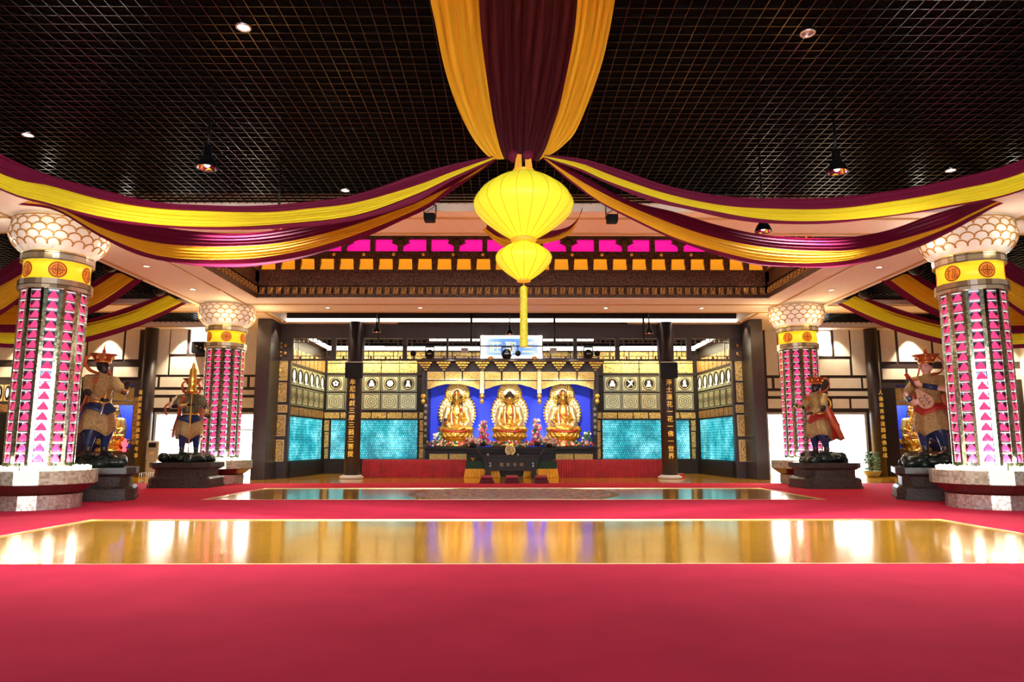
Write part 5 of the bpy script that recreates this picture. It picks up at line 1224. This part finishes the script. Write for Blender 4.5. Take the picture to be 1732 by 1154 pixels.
king('guardian_statue', 'black-faced guardian statue in gold scale armour and navy skirt, hand raised, sword down', -11.62, 20.0, d30(60), 1.17, 1.45, 'black_skin',
     [((-.34, -.14, 1.2), (-.17, -.34, 1.07), (.2, -1, -.1), (.6, 0, -.8)), ((.36, -.2, 1.24), (.26, -.40, 1.32), (0, -.3, 1), (0, -1, .2))], 'navy', sword)
king('guardian_statue', 'dark-faced guardian statue leaning on a gold pole with a furled parasol', -11.62, 25.75, d30(28), 1.14, 1.38, 'black_skin',
     [((-.42, -.08, 1.22), (-.08, -.30, 1.27), (1, -.3, .1), (0, .6, -.3)), ((.36, -.14, 1.2), (.36, -.34, 1.02), (.2, -1, -.3), (0, .2, -1))], 'navy', pole, chest='greenarm')
king('guardian_statue', 'dark-faced guardian statue with both arms stretched forward before the bright right doorway', 10.8, 25.2, d30(-72), 1.14, 1.38, 'black_skin',
     [((-.34, -.18, 1.2), (-.22, -.46, 1.26), (0, -1, .1), (0, 0, -1)), ((.36, -.12, 1.16), (.26, -.40, 1.04), (0, -1, 0), (0, 0, -1))], 'redlac', vest)
king('guardian_statue', 'pale-faced guardian statue cradling a painted lute beside the near right pillar', 11.72, 20.0, d30(-56), 1.17, 1.45, 'pale_skin',
     [((-.38, -.12, 1.2), (-.14, -.36, 1.0), (.9, -.5, .3), (0, .5, .2)), ((.40, -.14, 1.26), (.02, -.33, 1.36), (-.9, -.1, .35), (.2, .7, -.2))], 'redlac', pipa)

# ------------------------------------------------------------------ hanging cloths
def cloth(name, top, bot, un, m, parent, nf=4, amp=.02, n=64, k=None, off=0):
    Tp = cr(top, n); Bt = cr(bot, n); rows = []; K = nf*6
    for i in range(n):
        row = []; a, c = Tp[i], Bt[i]
        A = un(a.x, a.y); B = un(c.x, c.y); wd = (A-B).length; am = min(amp, wd*.12)
        for j in range(K+1):
            v = j/K; p = A.lerp(B, v); d = (CAM-p).normalized()
            ph = .5*math.sin(i*.13+j*.9)
            p = p+d*(am*math.sin(v*nf*2*PI+ph+i*.03)+am*.6*math.sin(v*nf*4.7*PI+1.3)+off)
            row.append(p)
        rows.append(row)
    b = MB(); b.grid(rows); o = b.build(name, m, parent); return o
A0 = (.25, 10.0)
uS1L = lambda x, y: PPL(x, y, A0, (-12, 10.0)); uS2L = lambda x, y: PPL(x, y, A0, (-12.2, 16.2))
uS1R = lambda x, y: PPL(x, y, A0, (12, 10.0)); uS2R = lambda x, y: PPL(x, y, A0, (12.3, 16.2))
def V2(l): return [Vector((a, c, 0)) for a, c in l]
def swag(label, un, bands, group='draped cloth swags'):
    t = thing('ceiling_drape', label, 'drape', (0, 0, 0), 0, group); 
    for nm, tp, bt, m, nf, am, off in bands: cloth(nm, V2(tp), V2(bt), un, m, t, nf, am, 70, None, off)
    return t
L0 = [(-340, 92), (-150, 178)]; 
s1a = L0+[(0,260),(80,295),(173,321),(260,341),(347,347),(433,348),(520,341),(600,329),(700,296),(764,278),(835,264)]
s1b = [(-340, 105), (-150, 205)]+[(0,293),(87,315),(173,338),(260,352),(347,357),(451,359),(520,353),(600,343),(700,315),(764,291),(835,266)]
s1c = [(-340, 120), (-150, 235)]+[(0,318),(80,343),(173,367),(277,381),(381,384),(485,378),(600,364),(700,330),(764,300),(835,269)]
s1d = [(-340, 122), (-150, 238)]+[(0,321),(80,347),(173,372),(277,385),(381,389),(485,386),(600,373),(700,343),(764,306),(836,271)]
swag('upper left maroon and yellow cloth swag running from the lantern knot to the left edge', uS1L, [('maroon_band', s1a, s1b, 'maroon', 3, .085, 0), ('yellow_band', s1b, s1c, 'yellowc', 5, .085, .03), ('maroon_edge', s1c, s1d, 'maroon', 1, .02, 0)])
s2a = [(-15,322),(30,333),(81,343.5),(133,356),(212,371),(300,388),(388,395),(445,392),(515,381),(561,371),(630,351),(690,328),(764,296),(835,266)]
s2b = [(-18,326),(30,337),(93,349),(159,380),(212,399),(266,411),(332,417),(399,417),(469,412),(538,398),(607,378),(676,354),(711,340),(800,296),(836,268)]
s2c = [(-20,330),(30,342),(93,352),(170,396),(239,425),(292,436),(372,439),(445,435),(515,423),(584,403),(653,377),(723,345),(764,315),(837,270)]
s2d = [(-20,334),(30,346),(95,357),(170,401),(239,433),(319,448),(376,452),(434,450),(515,436),(607,406),(676,375),(723,353),(764,324),(838,273)]
swag('lower left maroon and orange gold cloth swag passing in front of the left lotus capital', uS2L, [('maroon_band', s2a, s2b, 'maroon', 4, .085, 0), ('gold_band', s2b, s2c, 'ochrec', 4, .085, .03), ('maroon_edge', s2c, s2d, 'maroon', 1, .03, 0)])
r1a = [(920,262),(980,268),(1020,278),(1060,291),(1132,315),(1219,331),(1305,336),(1409,334),(1513,322),(1617,301),(1732,268),(1890,185),(2060,95)]
r1b = [(920,264),(980,276),(1020,291),(1060,306),(1132,329),(1219,347),(1305,353),(1409,353),(1513,340),(1617,321),(1732,291),(1890,210),(2060,108)]
r1c = [(921,266),(980,285),(1020,303),(1060,318),(1132,341),(1208,357),(1277,369),(1346,374),(1425,372),(1507,364),(1599,349),(1732,319),(1890,238),(2060,122)]
r1d = [(921,268),(980,289),(1030,312),(1099,340),(1162,354),(1231,370),(1300,378),(1400,378.5),(1500,367),(1599,352),(1732,322),(1890,241),(2060,124)]
swag('upper right maroon and yellow cloth swag running from the lantern knot to the right edge', uS1R, [('maroon_band', r1a, r1b, 'maroon', 3, .085, 0), ('yellow_band', r1b, r1c, 'yellowc', 5, .085, .03), ('maroon_edge', r1c, r1d, 'maroon', 1, .02, 0)])
r2a = [(920,264),(980,294),(1062,338),(1139,358),(1208,379),(1277,395),(1346,402),(1425,402),(1500,390),(1574,364),(1637,345),(1690,329),(1745,318)]
r2b = [(920,266),(980,305),(1046,340),(1115,370),(1185,395),(1254,412),(1323,422),(1400,425),(1450,422),(1524,405),(1599,382),(1637,364),(1690,340),(1745,322)]
r2c = [(920,268),(970,308),(1014,340),(1069,368),(1139,401),(1208,423),(1277,439),(1346,445),(1400,444),(1450,437),(1524,416),(1599,387),(1640,367),(1690,343),(1745,325)]
r2d = [(920,270),(970,312),(1014,343),(1069,372),(1139,405),(1208,430),(1277,448),(1350,452),(1412,452),(1475,442),(1549,420),(1599,397),(1645,372),(1690,347),(1745,328)]
swag('lower right maroon and orange gold cloth swag passing in front of the right lotus capital', uS2R, [('maroon_band', r2a, r2b, 'maroon', 4, .085, 0), ('gold_band', r2b, r2c, 'ochrec', 4, .085, .03), ('maroon_edge', r2c, r2d, 'maroon', 1, .03, 0)])
# middle drape, from the knot up to the ceiling towards the viewer
def uC(x, y):
    u = (271-y)/271; Yd = 10.05-1.9*max(0, u)**1.25 if u > 0 else 10.05
    return P(x, y, Yd)
cA = [(730,-18),(728,0),(736,39),(751,112),(772,177),(798,231),(824,263),(842,270)]; cB = [(808,-18),(810,0),(816,78),(832,187),(843,240),(850,262),(853,269)]
cC = [(979,-18),(977,0),(970,65),(949,169),(935,215),(923,250),(910,274)]; cD = [(1043,-18),(1040,0),(1029,62),(1011,130),(977,216),(955,244),(934,260),(918,266)]
cM = [(893,-18),(893,0),(890,78),(886,187),(884,240),(883,258),(882,268)]
t = swag('wide middle cloth drape, yellow outside maroon, falling from the ceiling to the lantern knot', uC, [('left_yellow_panel', cA, cB, 'ochrec', 4, .09, .02), ('right_yellow_panel', cC, cD, 'ochrec', 5, .09, .02),
      ('maroon_panel', cB, cM, 'maroon_dark', 4, .10, 0), ('maroon_panel', cM, cC, 'maroon_dark', 4, .10, 0)], None)
b = MB()
for px, w in ((868, 10), (893, 12)):
    c = P(px, 264, 10.03); b.ell(c, (w*.0085, .09, .10))
b.build('gathered_end', 'maroon', t)
# cloth loop hanging behind the lantern
uB = lambda x, y: PPL(x, y, (-.9, 14.5), (1.8, 15.6))
swag('short cloth loop hanging behind the big yellow lantern', uB, [('olive_band', [(984,352),(976,372),(955,392),(920,402),(870,402),(842,398),(822,385)], [(984,358),(970,388),(950,404),(915,413),(870,418),(845,414),(815,388)], 'ochrec', 3, .05, 0), ('dark_band', [(986,350),(980,366),(960,384),(920,392),(870,394),(845,390),(824,380)], [(984,354),(976,374),(955,394),(920,404),(870,404),(842,400),(822,387)], 'maroon', 2, .04, .02)])
# swags in the side bays (built right, mirrored left)
def side_swag(label, aR, bR, bands, s):
    t = thing('ceiling_drape', label, 'drape', (0, 0, 0), 0, 'side bay cloth swags')
    for nm, tp, bt, m, nf in bands:
        def un(x, y):
            v = PPL(x, y, aR, bR); return Vector((v.x*s, v.y, v.z))
        cloth(nm, V2(tp), V2(bt), un, m, t, nf, .05, 40)
for s, w in ((-1, 'left'), (1, 'right')):
    side_swag('yellow and maroon cloth swag in the %s side bay, farther of the pair' % w, (12.6, 26.6), (18.6, 22.3), [('maroon_band', [(1452,499),(1524,524),(1600,547),(1680,556),(1760,552),(1866,535)], [(1446,501),(1515,534),(1600,556),(1680,564),(1760,560),(1866,543)], 'maroon', 2),
      ('yellow_band', [(1446,501),(1515,530),(1600,552),(1680,562),(1760,558),(1866,541)], [(1424,513),(1500,547),(1602,576),(1680,584),(1760,580),(1866,560)], 'yellowc', 5), ('maroon_edge', [(1424,513),(1500,546),(1602,575),(1680,583),(1760,579),(1866,559)], [(1415,514),(1495,553),(1600,584),(1680,590),(1760,586),(1866,565)], 'maroon', 1)], s)
    side_swag('yellow and maroon cloth swag in the %s side bay, nearer of the pair' % w, (12.6, 23.4), (18.6, 22.3), [('maroon_band', [(1540,457),(1594,488),(1660,506),(1760,508),(1866,508)], [(1532,462),(1590,499),(1660,518),(1760,520),(1866,516)], 'maroon', 2),
      ('yellow_band', [(1532,462),(1590,497),(1660,516),(1760,518),(1866,515)], [(1506,474),(1570,517),(1660,548),(1760,550),(1866,536)], 'ochrec', 5), ('maroon_edge', [(1506,474),(1570,516),(1660,547),(1760,549),(1866,535)], [(1490,475),(1560,524),(1660,560),(1760,562),(1866,542)], 'maroon', 1)], s)
    side_swag('ochre and maroon cloth swag in the %s side bay, outermost beyond the near pillar' % w, (12.6, 19.0), (18.6, 22.3), [('maroon_band', [(1640,408),(1700,437),(1760,475),(1850,505)], [(1632,420),(1700,470),(1760,500),(1850,525)], 'maroon', 3),
      ('ochre_band', [(1632,420),(1700,468),(1760,498),(1850,523)], [(1625,432),(1700,505),(1760,540),(1850,560)], 'ochrec', 5), ('maroon_edge', [(1625,432),(1700,504),(1760,539),(1850,559)], [(1620,436),(1700,512),(1760,549),(1850,569)], 'maroon', 1)], s)

# ------------------------------------------------------------------ the double yellow lantern
YLn = 10.0
def ln(px, py): return P(px, py, YLn)
lx_ = ln(885.5, 350).x; u = (ln(970.5, 348).x-ln(801, 348).x)/2
t = thing('yellow_lantern', 'large double yellow silk lantern with a long tassel hanging under the knot', 'lantern', (lx_, YLn, 0))
zt_, zm_, zb_ = ln(885, 291).z, ln(885, 349).z, ln(885, 405).z
def lant(zt, zm, zb, r, rt, rb, n):
    prof = []
    for i in range(15):
        v = i/14; prof.append((rb+(r-rb)*math.sin(v*PI/2)**.95*1.0 if 0 else rb+(r-rb)*(1-(1-v)**1.5), zb+(zm-zb)*v))
    for i in range(1, 13):
        v = i/12; prof.append((rt+(r-rt)*(1-v**2.0), zm+(zt-zm)*v))
    # soften the equator
    b = MB(); b.lathe([(q, z) for q, z in prof], 48, None, True, None, 0, False, lambda a, z: 1-.012*abs(math.cos(a*n/2))); o = b.build('lantern_shade', 'lantern', t)
    g = MB()
    for k in range(n):
        a = 2*PI*(k+.5)/n; g.tube([((q+.004)*math.cos(a), (q+.004)*math.sin(a), z) for q, z in prof], .0035, None, 4)
    g.build('ribs', 'lanternrib', t)
lant(zt_, zm_, zb_, u, .12, .16, 20)
z2t, z2m, z2b = ln(885, 411).z, ln(885, 438).z, ln(885, 474).z
lant(z2t, z2m, z2b, (ln(932, 440).x-ln(836, 440).x)/2, .12, .09, 14)
b = MB(); b.lathe([(.15, zt_-.02), (.16, zt_+.02), (.13, zt_+.03)], 24); b.lathe([(.17, zb_+.03), (.19, zb_-.01), (.17, zb_-.06), (.12, z2t+.0)], 24); b.lathe([(.09, z2b+.01), (.10, z2b-.02), (.05, z2b-.03)], 20); b.build('caps', 'lanterncap', t)
zk = ln(885, 262).z
b = MB()
for s in (-1, 1): b.add([(s*.03, -.02, zk), (s*.10, -.03, zk), (s*.14, -.03, zt_+.02), (s*.02, -.02, zt_+.02), (s*.03, .03, zk), (s*.10, .03, zk), (s*.14, .03, zt_+.02), (s*.02, .03, zt_+.02)], [(0,1,2,3),(7,6,5,4),(0,4,5,1),(1,5,6,2),(2,6,7,3),(3,7,4,0)])
b.build('hanging_straps', 'saffron', t)
b = MB(); b.rod((0, 0, zk-.1), (0, 0, 7.2), .02); b.build('cord', 'blackmetal', t)
zs0, zs1, zs2 = ln(885, 484).z, ln(885, 496).z, ln(884, 586).z
b = MB(); b.rod((0, 0, z2b-.02), (0, 0, zs0), .008, 'lanternrib'); b.lathe([(.03, zs0), (.052, zs0-.02), (.054, zs1), (.058, zs2), (.0575, zs2-.005)], 24, 'tassel', True, None, 0, True, lambda a, z: 1+.05*math.sin(a*14)); b.build('tassel', None, t)
light('POINT', (0, 0, zm_), 60, (1, .75, .2), .3, parent=t)

# ------------------------------------------------------------------ lamps
def downlight(loc, e, lab, col=(1, .82, .6), r=.09, ang=95, on=True, m='bulb', group='recessed downlights'):
    t = thing('downlight', lab, 'downlight', loc, 0, group)
    b = MB(); b.torus((0, 0, -.005), r, .018, None, 20, 6); b.build('rim', 'niche_frame', t)
    b = MB(); b.lathe([(r*.92, -.008), (r*.92, -.002)], 20); b.build('diffuser', m if on else 'lens', t)
    if on: light('SPOT', (0, 0, -.03), e, col, r, parent=t, angle=ang)
    return t
warm = (1, .72, .42)
for x, w in ((-7.5, 'leftmost'), (-3.75, 'second from the left'), (3.8, 'second from the right'), (7.7, 'rightmost')): downlight((x, 28.35, ZS), 500, 'recessed downlight in the cream soffit before the altar, %s' % w, warm)
for s, w in ((-1, 'left'), (1, 'right')):
    for y, q in ((16.6, 'just above the near pillar capital'), (21.6, 'halfway between the pillars'), (24.9, 'nearer the far pillar'), (30.8, 'behind the far pillar')):
        col = (1, .85, .65) if y < 22 else warm
        downlight((s*11.45, y, ZS), 400, 'recessed downlight in the %s cream beam, %s' % (w, q), col)
for px, w in ((590, 'over the left column'), (727, 'left of the sign'), (1005, 'right of the sign'), (1138, 'over the right column')):
    downlight((P(px, 560, 32).x, 31.95, ZS), 120, 'small downlight over the lattice, %s' % w, (1, .6, .35), .06, 75)
for px, w in ((178, 'left wall behind the sword-holding statue'), (310, 'left wall by the small window'), (40, 'far left wall'), (1545, 'right wall behind the lute-holding statue'), (1700, 'far right wall'), (437, 'left corner post'), (1290, 'right corner post'), (1420, 'right wall by the small window')):
    downlight((P(px, 560, 33.5).x, 33.55 if px not in (437, 1290) else 30.6, ZS), 1500 if px not in (1420, 437, 1290) else 500, 'small wall-washing downlight over the %s' % w, (1, .80, .55), .06, 80)
for (px, py, on, lab, sq_) in ((412, 46, 1, 'bright round downlight in the black grid, upper left', 0), (1366, 56, 0, 'unlit round downlight in the black grid, upper right', 0), (47, 228, 1, 'small square downlight in the black grid at the left edge', 1), (584, 322, 1, 'small bright downlight in the black grid just above the left swag', 0), (1608, 288, 1, 'small square downlight in the black grid above the right swag', 1)):
    r = ray(px, py); v = CAM+r*((7.16-CAM.z)/r.z); e = 120 if px == 412 else 30
    downlight((v.x, v.y, 7.165), e, lab, (1, .95, .85), .09, 100, bool(on))
def highbay(px, py, Y, ztop, r, e, lab, group='pendant lamps', on=True):
    v = P(px, py, Y); t = thing('pendant_lamp', lab, 'pendant lamp', (v.x, Y, v.z), 0, group); h = ztop-v.z
    b = MB(); b.lathe([(r, 0), (r*.97, r*.2), (r*.75, r*.7), (r*.42, r*1.15), (r*.36, r*1.3), (r*.36, r*2.1), (r*.2, r*2.3)], 28, None, True, None, 0, False); b.build('shade', 'blackmetal', t)
    b = MB(); b.lathe([(r*.96, .01), (r*.72, r*.6), (r*.3, r*1.0)], 24, None, True, None, 0, False); b.build('reflector', 'mirror', t)
    b = MB(); b.ell((0, 0, r*.45), (r*.3, r*.3, r*.35)); b.build('bulb', 'glowwhite', t)
    b = MB(); b.rod((0, 0, r*2.0), (0, 0, h), max(.02, r*.14)); b.build('stem', 'blackmetal', t)
    if e: light('SPOT', (0, 0, -.02), e, (.96, .97, 1), r*.5, parent=t, angle=125, blend=.9)
    return t
highbay(350, 285, 12, 7.2, .19, 2400, 'black pendant lamp with bright reflector hanging from the grid on the left')
highbay(1416, 292, 12, 7.2, .19, 2400, 'black pendant lamp with bright reflector hanging from the grid on the right')
highbay(1291, 392, 14, 7.2, .17, 1600, 'black bell pendant lamp showing below the upper right swag')
highbay(470, 386, 14, 7.2, .17, 1600, 'black bell pendant lamp mostly hidden by the upper left swag')
highbay(862, 566, 30.4, 7.55, .18, 60, 'black bell pendant lamp just above the sign')
highbay(637, 562.5, 29.9, 7.55, .19, 60, 'flat pendant lamp near the left altar column')
highbay(1098, 564.5, 29.9, 7.55, .19, 60, 'flat pendant lamp near the right altar column')
def flood(loc, lab, rz=0):
    t = thing('floodlight', lab, 'floodlight', loc, rz, 'beam floodlights'); b = MB(); b.box(-.13, .13, -.12, .1, -.1, .1); b.build('housing', 'black', t, bevel=.03); b = MB()
    for s in (-1, 1): b.rod((s*.14, 0, 0), (s*.14, 0, .32), .012); 
    b.rod((-.14, 0, .32), (.14, 0, .32), .012); b.rod((-.14, 0, .12), (.14, 0, .3), .008); b.build('bracket', 'blackmetal', t)
flood(tuple(P(727, 369, 16.1)), 'small black floodlight on the near beam left of the lantern'); flood(tuple(P(1035, 371, 16.1)), 'small black floodlight on the near beam right of the lantern')
for px, py, lab in ((187, 450, 'round black spotlight on the left beam edge, nearer one'), (270, 492, 'round black spotlight on the left beam edge, farther one'), (1548, 455, 'round black spotlight on the right beam edge, nearer one'), (1463, 497, 'round black spotlight on the right beam edge, farther one')):
    s = -1 if px < 800 else 1; v = PX(px, py, s*12.75); t = thing('beam_spotlight', lab, 'spotlight', tuple(v), 0, 'round beam spotlights')
    b = MB(); b.lathe([(.1, -.14), (.2, -.08), (.21, .06), (.12, .14)], 20, None, True, Matrix.Rotation(s*.7, 4, 'Y') @ Matrix.Rotation(-.3, 4, 'X')); b.build('can', 'black', t); b = MB(); b.rod((0, 0, .1), (-s*.13, 0, 7.1-v.z+.05), .02); b.build('bracket', 'niche_frame', t)
for s, w in ((-1, 'left'), (1, 'right')): downlight((s*10.35, 31.5, ZS-.0), 400, 'added downlight brightening the gold squares at the %s end of the altar screen' % w, (1, .85, .6), .06, 80)  # pair added at the screen ends to brighten the gold squares
# stage beams and alcove light for the altar, with added fills
light('AREA', (0, 33.4, 6.6), 220, (1, .84, .6), 8, (math.radians(55), 0, 0), sy=.3)  # fixtureless strip added in front to brighten the canopy
for x in (-2.8, 0, 2.8):
    light('SPOT', (x, 30.8, 5.5), 1300, (1, .90, .78), .08, (math.radians(63), 0, 0), angle=42)
for s in (-1, 1): light('SPOT', (s*1.45, 35.9, 1.5), 120, (.75, .85, 1), .1, (math.radians(150), 0, 0), angle=120)  # unseen uplights added to brighten the blue backdrop
for s in (-1, 1): light('AREA', (s*7.3, 36.5, 6.3), 200, (1, .88, .55), 4, (math.radians(15), 0, 0), sy=.2); light('AREA', (s*9.2, 34.8, 6.3), 130, (1, .88, .55), .2, (0, s*math.radians(-20), 0), sy=4)

# ------------------------------------------------------------------ side shrines, plants, appliances
def shrine(s, nl, nr, zn, lab, blab):
    xc = (nl+nr)/2; w = nr-nl
    t = thing('side_shrine', lab, 'shrine', (xc, YR, 0)); b = MB(); b.box(-w/2, w/2, 2.2, 2.3, 0, zn+.1); b.box(-w/2-.05, -w/2, .25, 2.3, 0, zn+.1); b.box(w/2, w/2+.05, .25, 2.3, 0, zn+.1); b.box(-w/2, w/2, .25, 2.3, zn+.02, zn+.1); b.build('recess', 'wood_dark', t)
    b = MB(); b.box(-w/2+.1, w/2-.1, 2.1, 2.15, 1.0, zn-.9); b.build('blue_back', 'blue', t)
    for i in range(4): b = MB(); a = -w/2+w*i/4+.04; b.box(a, a+w/4-.08, .5, .56, zn-.75, zn-.15); b.build('gold_panel', 'carvebright', t)
    b = MB(); b.box(-w/2, w/2, .48, .6, zn-.95, zn-.8); b.build('gold_rail', 'carvegold', t)
    b = MB(); b.box(-w/2+.1, w/2-.1, .5, 2.0, 0, 1.05); b.box(-w/2+.05, w/2-.05, .4, 2.05, 1.05, 1.15); b.build('altar_table', 'wood_brown', t)
    light('AREA', (0, 1.0, zn-.2), 110, (1, .85, .6), w*.6, (math.radians(25), 0, 0), parent=t, sy=.3); light('POINT', (0, 1.6, 1.6), 20, (.6, .3, 1), .1, parent=t)
    return t, xc
for s, (nl, nr, zn, dl, dr, zt) in ((-1, NL_), (1, NR_)):
    t, xc = shrine(s, nl, nr, zn, 'lit shrine recess in the %s wall with blue back and gold frieze' % ('left' if s < 0 else 'right'), '')
    px = 193 if s < 0 else 1544; Y = YR+1.2; x = P(px, 730, Y).x
    f = thing('seated_deity_statue', 'crowned gold seated figure in the %s wall shrine' % ('left' if s < 0 else 'right'), 'statue', (x, Y, 1.15), 0, 'side shrine figures'); lotus_throne(f, 0, .95); seated(f, .58, 'left' if s < 0 else 'right', 1.18)
    if s < 0: b = MB(); b.lathe([(.08, 0), (.1, .1), (.05, .2), (.14, .3), (.14, .42), (.05, .5), (.08, .56), (.02, .64)], 16); o = b.build('shrine_lamp', mat('red_lit_lamp', (.9, .05, .1), .4, emi=(1, .1, .15), es=2), loc=(P(211, 750, YR+.7).x, YR+.7, 1.15)); tag(o, 'small glowing red lamp in the left wall shrine', 'lamp')
# grille beside the left shrine and dark door leaf on the right
b = MB(); x0, x1 = P(225, 700, YR-.05).x, P(234, 700, YR-.05).x; z0, z1 = P(230, 752, YR).z, P(230, 672, YR).z; b.box(x0, x1, 0, .03, z0, z1); o = b.build('carved_grille', 'carveamber', loc=(0, YR-.04, 0)); tag(o, 'narrow carved grille panel left of the far left brown column', 'grille')
b = MB(); b.box(P(1492, 730, YR-.1).x, P(1519, 730, YR-.1).x, 0, .08, 0, P(1500, 657, YR).z); o = b.build('door_leaf', 'wood_dark', loc=(0, YR-.1, 0)); tag(o, 'plain dark door leaf folded beside the right wall shrine', 'door')
v = P(1514, 798, YR-.1); b = MB(); b.ell((0, 0, 0), .05); o2 = b.build('door_knob', 'bulb' if 0 else 'white'); o2.parent = o; o2.location = (v.x, -.03, v.z)
# outer wall ornaments at the left edge
t = thing('gold_medallion_frieze', 'row of dark panels with gold oval figures at the far left wall', 'frieze', (0, YR-.06, 0)); 
for i in range(7):
    x0 = P(-60+i*14, 650, YR).x; x1 = P(-60+i*14+12, 650, YR).x; z0, z1 = P(0, 679, YR).z, P(0, 651, YR).z; b = MB(); b.box(x0, x1, 0, .05, z0, z1, 'palegold'); b.ell(((x0+x1)/2, 0, (z0+z1)/2), ((x1-x0)*.44, .03, (z1-z0)*.46), 'wood_dark'); b.ell(((x0+x1)/2, -.03, (z0+z1)/2), ((x1-x0)*.2, .02, (z1-z0)*.28), 'inner'); b.build('oval_panel', None, t)
b = MB(); b.box(P(-60, 690, YR).x, P(34, 690, YR).x, 0, .05, P(0, 697, YR).z, P(0, 684, YR).z); b.build('carved_strip', 'carveamber', t)
b = MB(); b.box(P(-60, 740, YR).x, P(30, 740, YR).x, 0, .05, .5, P(0, 700, YR).z); o = b.build('dark_panel', 'wood_dark', loc=(0, YR-.06, 0)); tag(o, 'dark wall panel below the carved strip at the far left', 'panel')
# window speaker, air conditioner, basket, plants
x, z = P(338, 588, YR-.2).x, P(338, 588, YR-.2).z; t = thing('wall_speaker', 'black box speaker in front of the small bright window on the left wall', 'speaker', (x, YR-.2, z)); b = MB(); b.box(-.34, .34, -.15, .15, -.28, .28); b.build('cabinet', 'black', t, bevel=.03)
for q in ((-.08, -.15, .05), (.1, -.15, -.03)): b = MB(); b.ell(q, (.045, .02, .035)); b.build('indicator', 'grey', t)
xa, xb = P(249, 775, 33.2).x, P(269, 775, 33.2).x; zt_ac = P(258, 746, 33.2).z; zm_ac = P(258, 778, 33.2).z
t = thing('air_conditioner', 'beige floor-standing air conditioner beside the far left brown column', 'air conditioner', ((xa+xb)/2, 33.1, 0)); w = (xb-xa)/2
b = MB(); b.box(-w*1.0, w*.75, 0, .4, 0, zm_ac); b.build('lower_cabinet', 'grey', t, bevel=.02); b = MB(); b.box(-w*1.05, w*1.05, -.05, .42, zm_ac, zt_ac); b.build('upper_cabinet', 'grey', t, bevel=.05)
b = MB(); b.box(-w*.6, w*.6, -.07, -.05, zt_ac-.3, zt_ac-.1, 'blackmetal'); b.ell((0, -.06, zm_ac+.35), (.13, .02, .1), 'palegold'); b.build('grille', None, t)
t = thing('wire_stand', 'low metal wire stand on the floor beside the air conditioner', 'stand', (P(254, 808, 32.6).x, 32.5, 0)); b = MB()
for q in ((-.4, -.1), (.4, -.1), (-.4, .1), (.4, .1)): b.rod((q[0], q[1], 0), (q[0], q[1], .24), .015)
for z in (.03, .24):
    for yy in (-.1, .1): b.rod((-.4, yy, z), (.4, yy, z), .012)
for i in range(9): b.rod((-.4+i*.1, -.1, .03), (-.4+i*.1, -.1, .24), .008)
b.build('frame', 'niche_frame', t)
def plant(x, y, label, h=1.1, r=.42, n=80):
    t = thing('potted_plant', label, 'plant', (x, y, 0), 0); b = MB(); b.lathe([(.22, 0), (.30, .1), (.38, .26), (.40, .30), (.34, .29), (.3, .2)], 24); b.build('pot', 'pot', t)
    rr = random.Random(5); lf = MB(); st = MB()
    for i in range(10): a = rr.random()*6.28; q = rr.random()*r*.6; st.tube([(0, 0, .25), (q*.5*math.cos(a), q*.5*math.sin(a), h*.5), (q*math.cos(a), q*math.sin(a), h*(.7+.3*rr.random()))], .012, None, 5)
    for i in range(n): a = rr.random()*6.28; q = r*rr.random()**.6; z = .35+(h-.35)*rr.random(); lf.ell((q*math.cos(a), q*math.sin(a), z), (.09, .035, .012), None, 6, (rr.uniform(-.8, .8), rr.uniform(-.8, .8), a))
    st.build('stems', 'wood_brown', t); lf.build('foliage', 'leaf', t)
plant(P(1476, 800, 32.9).x, 32.95, 'green potted plant in an olive bowl beside the right doorway', 1.15, .36, 160)
b = MB(); b.lathe([(.3, 0), (.42, .1), (.4, .3), (.25, .42), (.1, .45)], 18); o = b.build('covered_bundle', 'navy', loc=(P(282, 800, 31.8).x, 31.6, 0)); tag(o, 'dark blue covered bundle on the floor behind the parasol statue plinth', 'bundle')
